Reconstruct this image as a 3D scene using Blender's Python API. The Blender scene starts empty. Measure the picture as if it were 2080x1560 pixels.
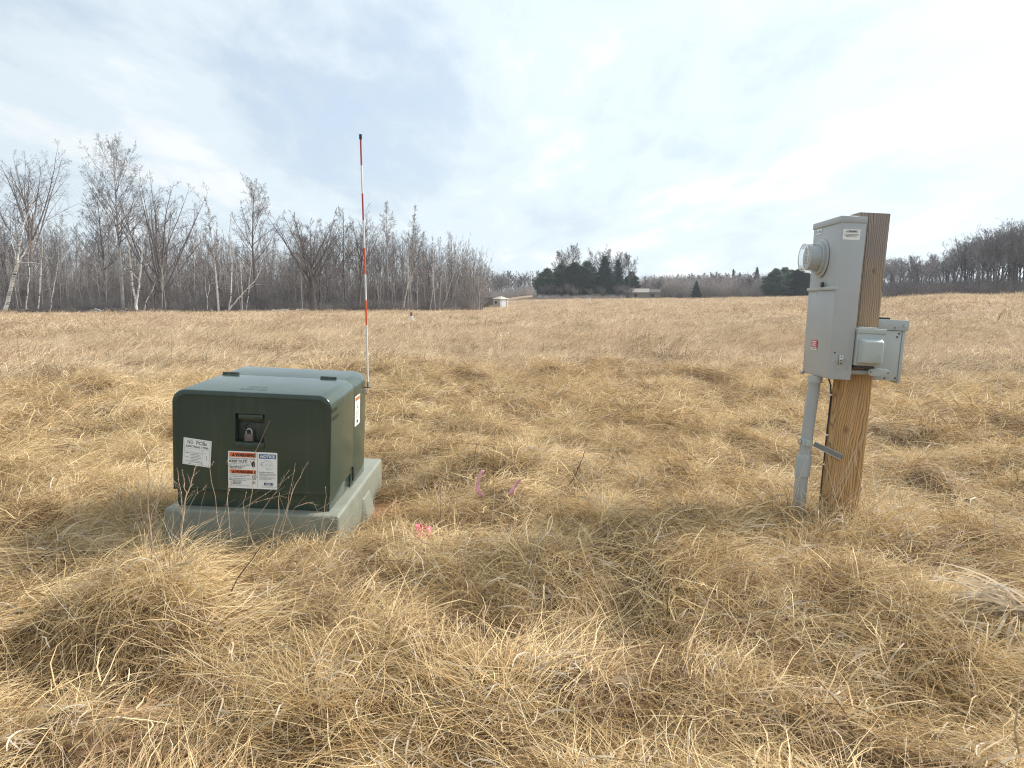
import bpy, math, random
import numpy as np
from mathutils import Vector, Matrix, Euler

R = math.radians
scene = bpy.context.scene
col = scene.collection

# ---------------------------------------------------------------- camera
FPX = 1450.0                      # focal length in pixels of the 2080 px wide photograph
PITCH = math.atan(180.0 / FPX)    # horizon at row 600
CAMH = 1.5
cam_data = bpy.data.cameras.new("camera")
cam_data.sensor_fit = 'HORIZONTAL'
cam_data.sensor_width = 36.0
cam_data.lens = 36.0 * FPX / 2080.0
cam_data.clip_start = 0.05
cam_data.clip_end = 5000
cam = bpy.data.objects.new("camera", cam_data)
cam.location = (0, 0, CAMH)
cam.rotation_euler = (math.pi / 2 - PITCH, 0, 0)
col.objects.link(cam)
scene.camera = cam

# ---------------------------------------------------------------- world, sun, exposure
SUN_EL, SUN_AZ = R(38), R(66)     # azimuth from +Y (view direction) towards +X (right)
scene.view_settings.view_transform = 'Standard'
scene.view_settings.look = 'None'
scene.view_settings.gamma = 1.0
scene.view_settings.use_curve_mapping = False
scene.view_settings.exposure = 2.08
sdir = Vector((math.cos(SUN_EL) * math.sin(SUN_AZ), math.cos(SUN_EL) * math.cos(SUN_AZ), math.sin(SUN_EL)))

world = bpy.data.worlds.new("World")
scene.world = world
world.use_nodes = True
wt = world.node_tree
wt.nodes.clear()


def N(t, kind, **kw):
    n = t.nodes.new(kind)
    for k, v in kw.items():
        if k.startswith('i_'):
            key = k[2:]
            key = int(key) if key.isdigit() else key.replace('_', ' ')
            n.inputs[key].default_value = v
        else:
            setattr(n, k, v)
    return n


def L(t, a, b):
    t.links.new(a, b)


def math_node(t, op, a, b=None, c=None, clamp=False):
    n = N(t, 'ShaderNodeMath', operation=op)
    n.use_clamp = clamp
    for i, v in enumerate((a, b, c)):
        if v is None:
            continue
        if isinstance(v, (int, float)):
            n.inputs[i].default_value = v
        else:
            L(t, v, n.inputs[i])
    return n.outputs[0]


def ramp(t, fac, stops, interp='LINEAR'):
    n = N(t, 'ShaderNodeValToRGB')
    n.color_ramp.interpolation = interp
    el = n.color_ramp.elements
    while len(el) < len(stops):
        el.new(0.5)
    for e, (p, c) in zip(el, stops):
        e.position = p
        e.color = (c[0], c[1], c[2], 1) if not isinstance(c, (int, float)) else (c, c, c, 1)
    L(t, fac, n.inputs[0])
    return n.outputs[0]


def mix(t, fac, a, b, mode='MIX'):
    n = N(t, 'ShaderNodeMix', data_type='RGBA', blend_type=mode)
    for sock, v in ((n.inputs[0], fac), (n.inputs[6], a), (n.inputs[7], b)):
        if isinstance(v, (int, float)):
            sock.default_value = v
        elif isinstance(v, tuple):
            sock.default_value = (v[0], v[1], v[2], 1)
        else:
            L(t, v, sock)
    return n.outputs[2]


sky = N(wt, 'ShaderNodeTexSky', sky_type='NISHITA', sun_disc=False)
sky.sun_elevation = SUN_EL
sky.sun_rotation = SUN_AZ
sky.air_density = 1.0
sky.dust_density = 1.5
tc = N(wt, 'ShaderNodeTexCoord')
nrm = N(wt, 'ShaderNodeVectorMath', operation='NORMALIZE')
L(wt, tc.outputs['Generated'], nrm.inputs[0])
sep = N(wt, 'ShaderNodeSeparateXYZ')
L(wt, nrm.outputs[0], sep.inputs[0])
zc = math_node(wt, 'ADD', math_node(wt, 'MAXIMUM', sep.outputs[2], 0.0), 0.16)
px_ = math_node(wt, 'DIVIDE', sep.outputs[0], zc)
py_ = math_node(wt, 'DIVIDE', sep.outputs[1], zc)
cmb = N(wt, 'ShaderNodeCombineXYZ')
L(wt, px_, cmb.inputs[0])
L(wt, py_, cmb.inputs[1])
mp = N(wt, 'ShaderNodeMapping')
L(wt, cmb.outputs[0], mp.inputs[0])
mp.inputs['Rotation'].default_value = (0, 0, R(38))
mp.inputs['Scale'].default_value = (1.15, 0.55, 1)
mp.inputs['Location'].default_value = (3.1, 1.7, 0)
n1 = N(wt, 'ShaderNodeTexNoise', i_Scale=1.5, i_Detail=8.0, i_Roughness=0.55, i_Distortion=0.35)
L(wt, mp.outputs[0], n1.inputs[0])
n2 = N(wt, 'ShaderNodeTexNoise', i_Scale=0.55, i_Detail=3.0, i_Roughness=0.5, i_Distortion=0.2)
L(wt, mp.outputs[0], n2.inputs[0])
n3 = N(wt, 'ShaderNodeTexNoise', i_Scale=4.2, i_Detail=7.0, i_Roughness=0.62, i_Distortion=0.7)
L(wt, mp.outputs[0], n3.inputs[0])
dens = math_node(wt, 'ADD', math_node(wt, 'MULTIPLY', n1.outputs[0], 0.55),
                 math_node(wt, 'ADD', math_node(wt, 'MULTIPLY', n2.outputs[0], 0.30),
                           math_node(wt, 'MULTIPLY', n3.outputs[0], 0.19)))
# light through the cloud sheet near the hidden sun
dt = N(wt, 'ShaderNodeVectorMath', operation='DOT_PRODUCT')
L(wt, nrm.outputs[0], dt.inputs[0])
dt.inputs[1].default_value = tuple(sdir)
glow = math_node(wt, 'POWER', math_node(wt, 'MAXIMUM', dt.outputs['Value'], 0.0), 4.0)
side = math_node(wt, 'ADD', math_node(wt, 'MULTIPLY', dt.outputs['Value'], 0.22), 0.84)
SKY_GREY = (1.72, 2.0, 2.25)
SKY_DARK = (1.48, 1.74, 2.04)
SKY_PALE = (2.12, 2.42, 2.62)
SKY_WHITE = (2.65, 2.75, 2.78)
cl = ramp(wt, dens, [(0.42, (0, 0, 0)), (0.52, (1, 1, 1))], 'EASE')
cl0 = ramp(wt, dens, [(0.37, (0, 0, 0)), (0.46, (1, 1, 1))], 'EASE')
base = mix(wt, cl0, SKY_DARK, SKY_GREY)
base = mix(wt, cl, base, SKY_PALE)
cl2 = ramp(wt, dens, [(0.525, (0, 0, 0)), (0.62, (1, 1, 1))], 'EASE')
base = mix(wt, cl2, base, SKY_WHITE)
gl = N(wt, 'ShaderNodeVectorMath', operation='SCALE')
gl.inputs[0].default_value = (0.40, 0.35, 0.30)
L(wt, glow, gl.inputs['Scale'])
bs_ = N(wt, 'ShaderNodeVectorMath', operation='SCALE')
L(wt, base, bs_.inputs[0]); L(wt, side, bs_.inputs['Scale'])
base2 = N(wt, 'ShaderNodeVectorMath', operation='ADD')
L(wt, bs_.outputs[0], base2.inputs[0])
L(wt, gl.outputs[0], base2.inputs[1])
# thin spots let some of the clear sky through
thin = ramp(wt, dens, [(0.34, (0.14, 0.14, 0.14)), (0.50, (0.02, 0.02, 0.02))], 'EASE')
skyc = mix(wt, thin, base2.outputs[0], sky.outputs[0])
bg = N(wt, 'ShaderNodeBackground', i_Strength=0.1)
L(wt, skyc, bg.inputs[0])
wo = N(wt, 'ShaderNodeOutputWorld')
L(wt, bg.outputs[0], wo.inputs[0])

sun_data = bpy.data.lights.new("sun", 'SUN')
sun_data.energy = 1.5
sun_data.angle = R(10)
sun_data.color = (1.0, 0.95, 0.87)
sun = bpy.data.objects.new("sun", sun_data)
sun.rotation_euler = (-sdir).to_track_quat('-Z', 'Y').to_euler()
sun.location = (20, 20, 40)
col.objects.link(sun)

scene.render.engine = 'CYCLES'
scene.cycles.max_bounces = 4
scene.cycles.diffuse_bounces = 2
scene.cycles.glossy_bounces = 2
scene.cycles.transmission_bounces = 3
scene.cycles.transparent_max_bounces = 6
scene.cycles.volume_bounces = 0
scene.cycles.use_denoising = True
scene.cycles.denoising_prefilter = 'NONE'
scene.cycles.denoiser = 'OPENIMAGEDENOISE'
scene.cycles.use_adaptive_sampling = True
scene.cycles.adaptive_threshold = 0.008
scene.cycles.sample_clamp_indirect = 3
scene.cycles.pixel_filter_type = 'BLACKMAN_HARRIS'
scene.cycles.filter_width = 1.15


# ---------------------------------------------------------------- helpers
_tab = np.random.RandomState(5).rand(256, 256)


def vnoise(x, y, s, seed=0):
    x = np.asarray(x, float) / s + seed * 17.31
    y = np.asarray(y, float) / s + seed * 9.77
    xi = np.floor(x).astype(int); yi = np.floor(y).astype(int)
    fx = x - xi; fy = y - yi
    fx = fx * fx * (3 - 2 * fx); fy = fy * fy * (3 - 2 * fy)
    t = lambda a, b: _tab[a % 256, b % 256]
    return (t(xi, yi) * (1 - fx) * (1 - fy) + t(xi + 1, yi) * fx * (1 - fy) +
            t(xi, yi + 1) * (1 - fx) * fy + t(xi + 1, yi + 1) * fx * fy) - 0.5


def sstep(a, b, x):
    t = np.clip((np.asarray(x, float) - a) / (b - a), 0, 1)
    return t * t * (3 - 2 * t)


def hgt(x, y):
    """ground height"""
    x = np.asarray(x, float); y = np.asarray(y, float)
    r = np.hypot(x, y)
    a = np.arctan2(x, np.maximum(y, 0.01))
    lift = 0.62 * sstep(0.0, 0.09, a) + 0.45 * sstep(0.25, 0.40, a) + 0.62 * sstep(0.42, 0.56, a)
    z = lift * sstep(12, 80, r)
    z = z + 0.9 * sstep(110, 230, r) * sstep(-0.05, 0.05, a) + 1.0 * sstep(150, 200, r) * np.exp(-((a - 0.02) / 0.04) ** 2)
    z = z + 0.5 * vnoise(x, y, 22, 1) * sstep(10, 40, r) * (1 - sstep(60, 78, r)) * 0.55
    z = z + 0.16 * vnoise(x, y, 3.4, 2) * (1 - sstep(45, 70, r))
    near = 1 - sstep(14, 30, r)
    hum = 0.42 * np.maximum(vnoise(x, y, 0.66, 3) - 0.06, -0.04) + 0.24 * vnoise(x, y, 0.30, 4)
    z = z + near * hum
    z = z + 0.22 * np.maximum(vnoise(x, y, 1.7, 6) - 0.08, 0) * sstep(6, 12, r) * (1 - sstep(50, 75, r))
    # level ground under the pad and the post
    k = np.exp(-(((x + 1.65) / 1.1) ** 2 + ((y - 5.2) / 1.3) ** 2) ** 2)
    k2 = np.exp(-(((x - 2.05) / 0.5) ** 2 + ((y - 4.5) / 0.5) ** 2) ** 2)
    drop = 0.11 + 0.24 * sstep(8, 60, r)
    return z * (1 - k) * (1 - k2) - drop - 0.055 * k + 0.085 * k2


def h1(x, y):
    return float(hgt(np.array([x]), np.array([y]))[0])


_F = Vector((0, math.cos(PITCH), -math.sin(PITCH)))
_U = Vector((0, math.sin(PITCH), math.cos(PITCH)))


def ray(px, py):
    return Vector((1, 0, 0)) * ((px - 1040) / FPX) - _U * ((py - 780) / FPX) + _F


def at(px, Y):
    d = ray(px, 600)
    return d.x * Y / d.y


def ztop(px, py, Y):
    d = ray(px, py)
    return CAMH + d.z * Y / d.y


def world_at(px, py, Y):
    d = ray(px, py)
    return Vector((0, 0, CAMH)) + d * (Y / d.y)


def mesh_from(name, verts, faces, mat=None, smooth=False):
    me = bpy.data.meshes.new(name)
    me.from_pydata([tuple(v) for v in verts], [], faces)
    if mat:
        me.materials.append(mat)
    if smooth:
        me.shade_smooth()
    me.update()
    return me


def link(name, me, parent=None, loc=None):
    o = bpy.data.objects.new(name, me)
    col.objects.link(o)
    if parent is not None:
        o.parent = parent
    if loc is not None:
        o.location = loc
    return o


def tag(o, label=None, cat=None, group=None, kind=None):
    if label: o['label'] = label
    if cat: o['category'] = cat
    if group: o['group'] = group
    if kind: o['kind'] = kind
    return o


def thing(name, label, cat, group=None, mw=None):
    o = bpy.data.objects.new(name, None)
    o.empty_display_size = 0.1
    col.objects.link(o)
    if mw is not None:
        o.matrix_world = mw
    return tag(o, label, cat, group)


class MB:
    """mesh builder"""
    def __init__(s):
        s.v = []; s.f = []

    def box(s, x0, x1, y0, y1, z0, z1, M=None):
        b = len(s.v)
        for z in (z0, z1):
            for (x, y) in ((x0, y0), (x1, y0), (x1, y1), (x0, y1)):
                p = Vector((x, y, z))
                s.v.append(M @ p if M else p)
        for f in ((0, 3, 2, 1), (4, 5, 6, 7), (0, 1, 5, 4), (1, 2, 6, 5), (2, 3, 7, 6), (3, 0, 4, 7)):
            s.f.append(tuple(b + i for i in f))
        return s

    def tube(s, pts, rad, n=8, caps=True):
        pts = [Vector(p) for p in pts]
        if not isinstance(rad, (list, tuple)):
            rad = [rad] * len(pts)
        base = len(s.v)
        for i, p in enumerate(pts):
            d = (pts[min(i + 1, len(pts) - 1)] - pts[max(i - 1, 0)])
            if d.length < 1e-9: d = Vector((0, 0, 1))
            d.normalize()
            a = d.cross(Vector((0, 0, 1)) if abs(d.z) < 0.9 else Vector((1, 0, 0))).normalized()
            b = d.cross(a)
            for k in range(n):
                t = 2 * math.pi * k / n
                s.v.append(p + (a * math.cos(t) + b * math.sin(t)) * rad[i])
        for i in range(len(pts) - 1):
            for k in range(n):
                q = base + i * n
                s.f.append((q + k, q + (k + 1) % n, q + n + (k + 1) % n, q + n + k))
        if caps:
            s.f.append(tuple(base + k for k in reversed(range(n))))
            q = base + (len(pts) - 1) * n
            s.f.append(tuple(q + k for k in range(n)))
        return s

    def prism(s, outline, fn):
        """outline: list of 2d points; fn(p, side) -> 3d, side 0 / 1"""
        b = len(s.v); n = len(outline)
        for side in (0, 1):
            for p in outline:
                s.v.append(Vector(fn(p, side)))
        s.f.append(tuple(b + i for i in range(n)))
        s.f.append(tuple(b + n + i for i in reversed(range(n))))
        for i in range(n):
            j = (i + 1) % n
            s.f.append((b + j, b + i, b + n + i, b + n + j))
        return s

    def obj(s, name, mat, parent=None, bevel=0, smooth=False, segs=2, autosmooth=True):
        me = mesh_from(name, s.v, s.f, mat)
        import bmesh
        bm = bmesh.new(); bm.from_mesh(me)
        bmesh.ops.recalc_face_normals(bm, faces=bm.faces)
        if bevel:
            es = [e for e in bm.edges if len(e.link_faces) == 2 and e.calc_face_angle(0) > R(35)]
            bmesh.ops.bevel(bm, geom=es, offset=bevel, segments=segs, profile=0.5, affect='EDGES', clamp_overlap=True)
        bm.to_mesh(me); bm.free()
        if smooth or bevel:
            for p in me.polygons: p.use_smooth = True
            try:
                me.set_sharp_from_angle(angle=R(40))
            except Exception:
                pass
        return link(name, me, parent)


def new_mat(name):
    m = bpy.data.materials.new(name)
    m.use_nodes = True
    t = m.node_tree
    b = t.nodes.get('Principled BSDF')
    return m, t, b


def plain(name, c, rough=0.6, metal=0.0, var=0.12, vs=14.0, bump=0.0, bs=200.0, spec=0.5, coord='Object'):
    m, t, b = new_mat(name)
    tcn = N(t, 'ShaderNodeTexCoord')
    n = N(t, 'ShaderNodeTexNoise', i_Scale=vs, i_Detail=5.0, i_Roughness=0.65)
    L(t, tcn.outputs[coord], n.inputs[0])
    lo = tuple(x * (1 - var) for x in c); hi = tuple(min(1, x * (1 + var)) for x in c)
    cc = ramp(t, n.outputs[0], [(0.3, lo), (0.7, hi)])
    L(t, cc, b.inputs['Base Color'])
    b.inputs['Roughness'].default_value = rough
    b.inputs['Metallic'].default_value = metal
    b.inputs['Specular IOR Level'].default_value = spec
    if bump:
        nb = N(t, 'ShaderNodeTexNoise', i_Scale=bs, i_Detail=3.0)
        L(t, tcn.outputs[coord], nb.inputs[0])
        bp = N(t, 'ShaderNodeBump', i_Strength=bump, i_Distance=0.002)
        L(t, nb.outputs[0], bp.inputs['Height'])
        L(t, bp.outputs[0], b.inputs['Normal'])
    return m


# ---------------------------------------------------------------- materials
def straw_mat(name, lo, mid, hi, transl=0.3):
    m, t, b = new_mat(name)
    at_ = N(t, 'ShaderNodeAttribute', attribute_name='tone')
    oi = N(t, 'ShaderNodeObjectInfo')
    geo = N(t, 'ShaderNodeNewGeometry')
    nz = N(t, 'ShaderNodeTexNoise', i_Scale=0.45, i_Detail=5.0, i_Roughness=0.6)
    L(t, geo.outputs['Position'], nz.inputs[0])
    nz2 = N(t, 'ShaderNodeTexNoise', i_Scale=0.055, i_Detail=3.0)
    L(t, geo.outputs['Position'], nz2.inputs[0])
    nz3 = N(t, 'ShaderNodeTexNoise', i_Scale=2.6, i_Detail=4.0, i_Roughness=0.65)
    L(t, geo.outputs['Position'], nz3.inputs[0])
    v = math_node(t, 'ADD', math_node(t, 'MULTIPLY', at_.outputs['Fac'], 0.62),
                  math_node(t, 'MULTIPLY', oi.outputs['Random'], 0.20))
    v = math_node(t, 'ADD', v, math_node(t, 'MULTIPLY', math_node(t, 'SUBTRACT', nz.outputs[0], 0.5), 0.8))
    v = math_node(t, 'ADD', v, math_node(t, 'MULTIPLY', math_node(t, 'SUBTRACT', nz3.outputs[0], 0.5), 0.95))
    v = math_node(t, 'ADD', v, 0.08)
    c = ramp(t, v, [(0.08, lo), (0.45, mid), (0.93, hi)])
    # a warmer or a greyer straw over wide patches
    w = ramp(t, nz2.outputs[0], [(0.38, (0, 0, 0)), (0.62, (1, 1, 1))])
    c2 = mix(t, 0.5, c, (0.93, 0.87, 0.88), 'MULTIPLY')
    c = mix(t, w, c, c2)
    L(t, c, b.inputs['Base Color'])
    b.inputs['Roughness'].default_value = 0.62
    b.inputs['Specular IOR Level'].default_value = 0.25
    tr = N(t, 'ShaderNodeBsdfTranslucent')
    L(t, c, tr.inputs[0])
    ms = N(t, 'ShaderNodeMixShader', i_0=transl)
    out = [n for n in t.nodes if n.type == 'OUTPUT_MATERIAL'][0]
    L(t, b.outputs[0], ms.inputs[1]); L(t, tr.outputs[0], ms.inputs[2])
    L(t, ms.outputs[0], out.inputs[0])
    return m


M_STRAW = straw_mat('dry_straw', (0.17, 0.098, 0.045), (0.68, 0.485, 0.240), (0.96, 0.82, 0.53), 0.28)
M_THATCH = straw_mat('old_thatch', (0.080, 0.045, 0.024), (0.32, 0.208, 0.115), (0.60, 0.43, 0.245), 0.12)
M_STRAWFAR = straw_mat('dry_field_straw', (0.13, 0.082, 0.047), (0.62, 0.455, 0.275), (0.94, 0.80, 0.57))
M_PALE = straw_mat('bleached_leaf', (0.34, 0.27, 0.19), (0.62, 0.52, 0.39), (0.80, 0.73, 0.62))
M_STALK = straw_mat('dead_stalk', (0.20, 0.14, 0.095), (0.42, 0.32, 0.22), (0.62, 0.50, 0.36), 0.05)
M_STALKDARK = straw_mat('dark_stalk', (0.06, 0.035, 0.025), (0.12, 0.075, 0.05), (0.20, 0.13, 0.09), 0.05)


def bark_mat(name, c, var=0.35, birch=False):
    m, t, b = new_mat(name)
    tcn = N(t, 'ShaderNodeTexCoord'); oi = N(t, 'ShaderNodeObjectInfo')
    n = N(t, 'ShaderNodeTexNoise', i_Scale=3.0, i_Detail=4.0)
    L(t, tcn.outputs['Object'], n.inputs[0])
    lo = tuple(x * (1 - var) for x in c); hi = tuple(min(0.9, x * (1 + var)) for x in c)
    cc = ramp(t, n.outputs[0], [(0.3, lo), (0.7, hi)])
    sc = math_node(t, 'ADD', 0.75, math_node(t, 'MULTIPLY', oi.outputs['Random'], 0.5))
    vm = N(t, 'ShaderNodeVectorMath', operation='SCALE')
    L(t, cc, vm.inputs[0]); L(t, sc, vm.inputs['Scale'])
    res = vm.outputs[0]
    if birch:
        mpn = N(t, 'ShaderNodeMapping')
        mpn.inputs['Scale'].default_value = (1.2, 1.2, 7.0)
        L(t, tcn.outputs['Object'], mpn.inputs[0])
        nb = N(t, 'ShaderNodeTexNoise', i_Scale=1.0, i_Detail=4.0, i_Roughness=0.7)
        L(t, mpn.outputs[0], nb.inputs[0])
        k = ramp(t, nb.outputs[0], [(0.40, (1, 1, 1)), (0.47, (0, 0, 0))])
        res = mix(t, k, cc, (0.07, 0.055, 0.05))
    L(t, res, b.inputs['Base Color'])
    b.inputs['Roughness'].default_value = 0.85
    b.inputs['Specular IOR Level'].default_value = 0.2
    return m


M_BARK = bark_mat('grey_brown_bark', (0.20, 0.175, 0.165))
M_BARKDARK = bark_mat('dark_bark', (0.125, 0.108, 0.102))
M_BARKPALE = bark_mat('pale_poplar_bark', (0.38, 0.36, 0.335))
M_BIRCH = bark_mat('birch_bark', (0.76, 0.72, 0.66), 0.12, True)
M_TWIG = bark_mat('twig_bark', (0.150, 0.132, 0.130))
M_TWIGPALE = bark_mat('pale_twig_bark', (0.25, 0.225, 0.215))
M_BRUSH = bark_mat('brush_bark', (0.28, 0.25, 0.24), 0.4)
M_NEEDLE = bark_mat('pine_needles', (0.045, 0.072, 0.046), 0.45)
M_NEEDLE2 = bark_mat('spruce_needles', (0.038, 0.080, 0.062), 0.40)

# ground
m, t, b = new_mat('matted_soil')
geo = N(t, 'ShaderNodeNewGeometry')
na = N(t, 'ShaderNodeTexNoise', i_Scale=1.3, i_Detail=8.0, i_Roughness=0.7)
nb_ = N(t, 'ShaderNodeTexNoise', i_Scale=30.0, i_Detail=6.0, i_Roughness=0.7)
L(t, geo.outputs['Position'], na.inputs[0]); L(t, geo.outputs['Position'], nb_.inputs[0])
c = ramp(t, nb_.outputs[0], [(0.3, (0.060, 0.040, 0.024)), (0.5, (0.16, 0.11, 0.065)), (0.72, (0.32, 0.23, 0.14))])
c2 = ramp(t, na.outputs[0], [(0.35, (0.8, 0.8, 0.8)), (0.7, (1.1, 1.05, 1.0))])
c = mix(t, 1.0, c, c2, 'MULTIPLY')
# bare orange sandy soil beside the pad
pv = N(t, 'ShaderNodeVectorMath', operation='DISTANCE')
L(t, geo.outputs['Position'], pv.inputs[0]); pv.inputs[1].default_value = (-0.86, 5.30, -0.1)
dd = math_node(t, 'ADD', pv.outputs['Value'], math_node(t, 'MULTIPLY', math_node(t, 'SUBTRACT', nb_.outputs[0], 0.5), 0.35))
k = ramp(t, dd, [(0.22, (1, 1, 1)), (0.34, (0, 0, 0))])
c = mix(t, k, c, (0.33, 0.175, 0.095))
# far away the sward itself: only its average colour is left
cd = N(t, 'ShaderNodeVectorMath', operation='LENGTH')
L(t, geo.outputs['Position'], cd.inputs[0])
far = math_node(t, 'MULTIPLY', math_node(t, 'SUBTRACT', cd.outputs['Value'], 18.0), 1 / 50.0, clamp=True)
nf = N(t, 'ShaderNodeTexNoise', i_Scale=2.2, i_Detail=6.0, i_Roughness=0.75)
L(t, geo.outputs['Position'], nf.inputs[0])
cf = ramp(t, nf.outputs[0], [(0.3, (0.20, 0.135, 0.085)), (0.7, (0.46, 0.33, 0.22))])
c = mix(t, far, c, cf)
L(t, c, b.inputs['Base Color'])
b.inputs['Roughness'].default_value = 0.95
b.inputs['Specular IOR Level'].default_value = 0.1
bp = N(t, 'ShaderNodeBump', i_Strength=0.8, i_Distance=0.02)
L(t, nb_.outputs[0], bp.inputs['Height']); L(t, bp.outputs[0], b.inputs['Normal'])
M_GROUND = m

# ---------------------------------------------------------------- ground sheet
rings = np.concatenate([np.linspace(0.25, 9, 130), np.geomspace(9.1, 330, 140)])
az = np.concatenate([np.linspace(-55, 55, 300), np.linspace(56, 304, 60)])
az = np.radians(az)
RR, AA = np.meshgrid(rings, az, indexing='ij')
GX = RR * np.sin(AA); GY = RR * np.cos(AA)
GZ = hgt(GX, GY)
nr, na_ = RR.shape
gv = np.stack([GX, GY, GZ], -1).reshape(-1, 3)
faces = []
for i in range(nr - 1):
    b0 = i * na_
    for j in range(na_):
        j2 = (j + 1) % na_
        faces.append((b0 + j, b0 + na_ + j, b0 + na_ + j2, b0 + j2))
gv = np.vstack([gv, [[0, 0, float(GZ[0].mean())]]])
ci = len(gv) - 1
for j in range(na_):
    faces.append((ci, j, (j + 1) % na_))
me = bpy.data.meshes.new('ground')
me.from_pydata(gv.tolist(), [], faces)
me.materials.append(M_GROUND)
me.shade_smooth()
ground = link('ground', me)
tag(ground, 'wide open field floor under the dry matted grass', kind='structure')

# ---------------------------------------------------------------- grass
rs = np.random.RandomState(11)


def blades(n, root, azim, elev, length, width, droop, K=4, curl=0.0, twist=0.5, taper=True):
    """vectorised ribbons; arrays of n; returns verts, faces, tone"""
    P = np.zeros((n, K + 1, 3)); P[:, 0] = root
    a = azim.copy(); e = elev.copy()
    seg = length / K
    for k in range(K):
        d = np.stack([np.cos(e) * np.cos(a), np.cos(e) * np.sin(a), np.sin(e)], -1)
        P[:, k + 1] = P[:, k] + d * seg[:, None]
        e = e - droop / K * (0.6 + 0.8 * rs.rand(n))
        a = a + rs.normal(0, 1, n) * (0.10 + curl)
    low = P[:, :, 2] < 0.004
    P[:, :, 2][low] = 0.004 + 0.01 * rs.rand(low.sum())
    side = np.stack([-np.sin(azim), np.cos(azim), np.zeros(n)], -1)
    up = np.array([0, 0, 1.0])
    tw = rs.rand(n, 1) * twist * 3.0
    side = side * np.cos(tw) + up * np.sin(tw)
    w = np.linspace(1, 0.18, K + 1) if taper else np.array([0.5] + [1.0] * (K - 1) + [0.1])
    off = side[:, None, :] * (w[None, :, None] * (width[:, None, None] * 0.5))
    V = np.stack([P - off, P + off], 2).reshape(-1, 3)
    base = (np.arange(n) * (K + 1) * 2)[:, None]
    k = np.arange(K)[None, :] * 2
    F = np.stack([base + k, base + k + 1, base + k + 3, base + k + 2], -1).reshape(-1, 4)
    tone = np.repeat(rs.rand(n), (K + 1) * 2)
    return V, F, tone


def blade_mesh(name, parts, mats):
    Vs, Fs, Ts, Ms = [], [], [], []
    o = 0
    for i, (V, F, T) in enumerate(parts):
        Vs.append(V); Fs.append(F + o); Ts.append(T); Ms.append(np.full(len(F), i)); o += len(V)
    V = np.vstack(Vs); F = np.vstack(Fs); T = np.concatenate(Ts); Mi = np.concatenate(Ms)
    me = bpy.data.meshes.new(name)
    me.vertices.add(len(V)); me.vertices.foreach_set('co', V.astype(np.float32).ravel())
    me.loops.add(F.size); me.loops.foreach_set('vertex_index', F.astype(np.int32).ravel())
    me.polygons.add(len(F)); me.polygons.foreach_set('loop_start', (np.arange(len(F)) * 4).astype(np.int32))
    for mm in mats: me.materials.append(mm)
    me.polygons.foreach_set('material_index', Mi.astype(np.int32))
    me.update(calc_edges=True)
    at_ = me.attributes.new('tone', 'FLOAT', 'POINT')
    at_.data.foreach_set('value', T.astype(np.float32))
    return me


def disc(n, r):
    a = rs.rand(n) * 2 * np.pi; q = r * np.sqrt(rs.rand(n))
    return np.stack([q * np.cos(a), q * np.sin(a), np.zeros(n)], -1)


def U(n, a, b): return a + (b - a) * rs.rand(n)


def mat_clump(name, n=78, mat=None, spread=0.28, flat=0.0, lit=5):
    """a lock of long blades combed one way"""
    root = disc(n, 0.22); root[:, 2] = U(n, 0.0, 0.06)
    A = blades(n, root, rs.normal(0, spread, n), U(n, 0.05, 0.65) - flat, U(n, 0.20, 0.56), 0.0018 + 0.0050 * rs.rand(n) ** 2, U(n, 0.35, 1.4), K=5, curl=0.07)
    n2_ = lit
    r2 = disc(n2_, 0.2); r2[:, 2] = 0.06
    B = blades(n2_, r2, rs.rand(n2_) * 6.28, U(n2_, -0.1, 0.9), U(n2_, 0.10, 0.26), U(n2_, 0.003, 0.007), U(n2_, 0.3, 2.2), curl=0.3, taper=False)
    return blade_mesh(name, [A, B], [mat or M_STRAW, M_PALE])


def tangle_clump(name, n=72, mat=None):
    root = disc(n, 0.24); root[:, 2] = U(n, 0.0, 0.06)
    A = blades(n, root, rs.rand(n) * 6.28, U(n, 0.0, 0.9), U(n, 0.08, 0.36), 0.0018 + 0.0058 * rs.rand(n) ** 2, U(n, 0.2, 2.0), K=4, curl=0.14)
    return blade_mesh(name, [A], [mat or M_STRAW])


def tuft_clump(name, n=85):
    root = disc(n, 0.09)
    az_ = np.arctan2(root[:, 1], root[:, 0]) * 1.0
    A = blades(n, root, az_ + rs.normal(0, 0.5, n), U(n, 0.6, 1.5), U(n, 0.14, 0.36), U(n, 0.002, 0.0046), U(n, 0.9, 2.8), K=6, curl=0.10)
    n2_ = 6
    B = blades(n2_, disc(n2_, 0.12) + [0, 0, 0.05], rs.rand(n2_) * 6.28, U(n2_, 0.1, 1.2), U(n2_, 0.1, 0.25), U(n2_, 0.003, 0.007), U(n2_, 0.5, 2.5), curl=0.25, taper=False)
    return blade_mesh(name, [A, B], [M_STRAW, M_PALE])


def litter_clump(name, n=26):
    A = blades(n, disc(n, 0.22) + [0, 0, 0.05], rs.rand(n) * 6.28, U(n, -0.1, 0.8), U(n, 0.06, 0.2), U(n, 0.003, 0.0085), U(n, 0.0, 3.0), K=5, curl=0.35, taper=False)
    m_ = 40
    B = blades(m_, disc(m_, 0.25) + [0, 0, 0.03], rs.rand(m_) * 6.28, U(m_, 0.0, 0.9), U(m_, 0.15, 0.4), U(m_, 0.002, 0.0036), U(m_, 0.3, 1.5), curl=0.12)
    return blade_mesh(name, [A, B], [M_PALE, M_STRAW])


def stem_clump(name, n=5):
    A = blades(n, disc(n, 0.2), rs.rand(n) * 6.28, U(n, 0.7, 1.4), U(n, 0.35, 0.75), U(n, 0.0018, 0.003), U(n, 0.1, 0.8), K=5, curl=0.03)
    return blade_mesh(name, [A], [M_PALE])


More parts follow.
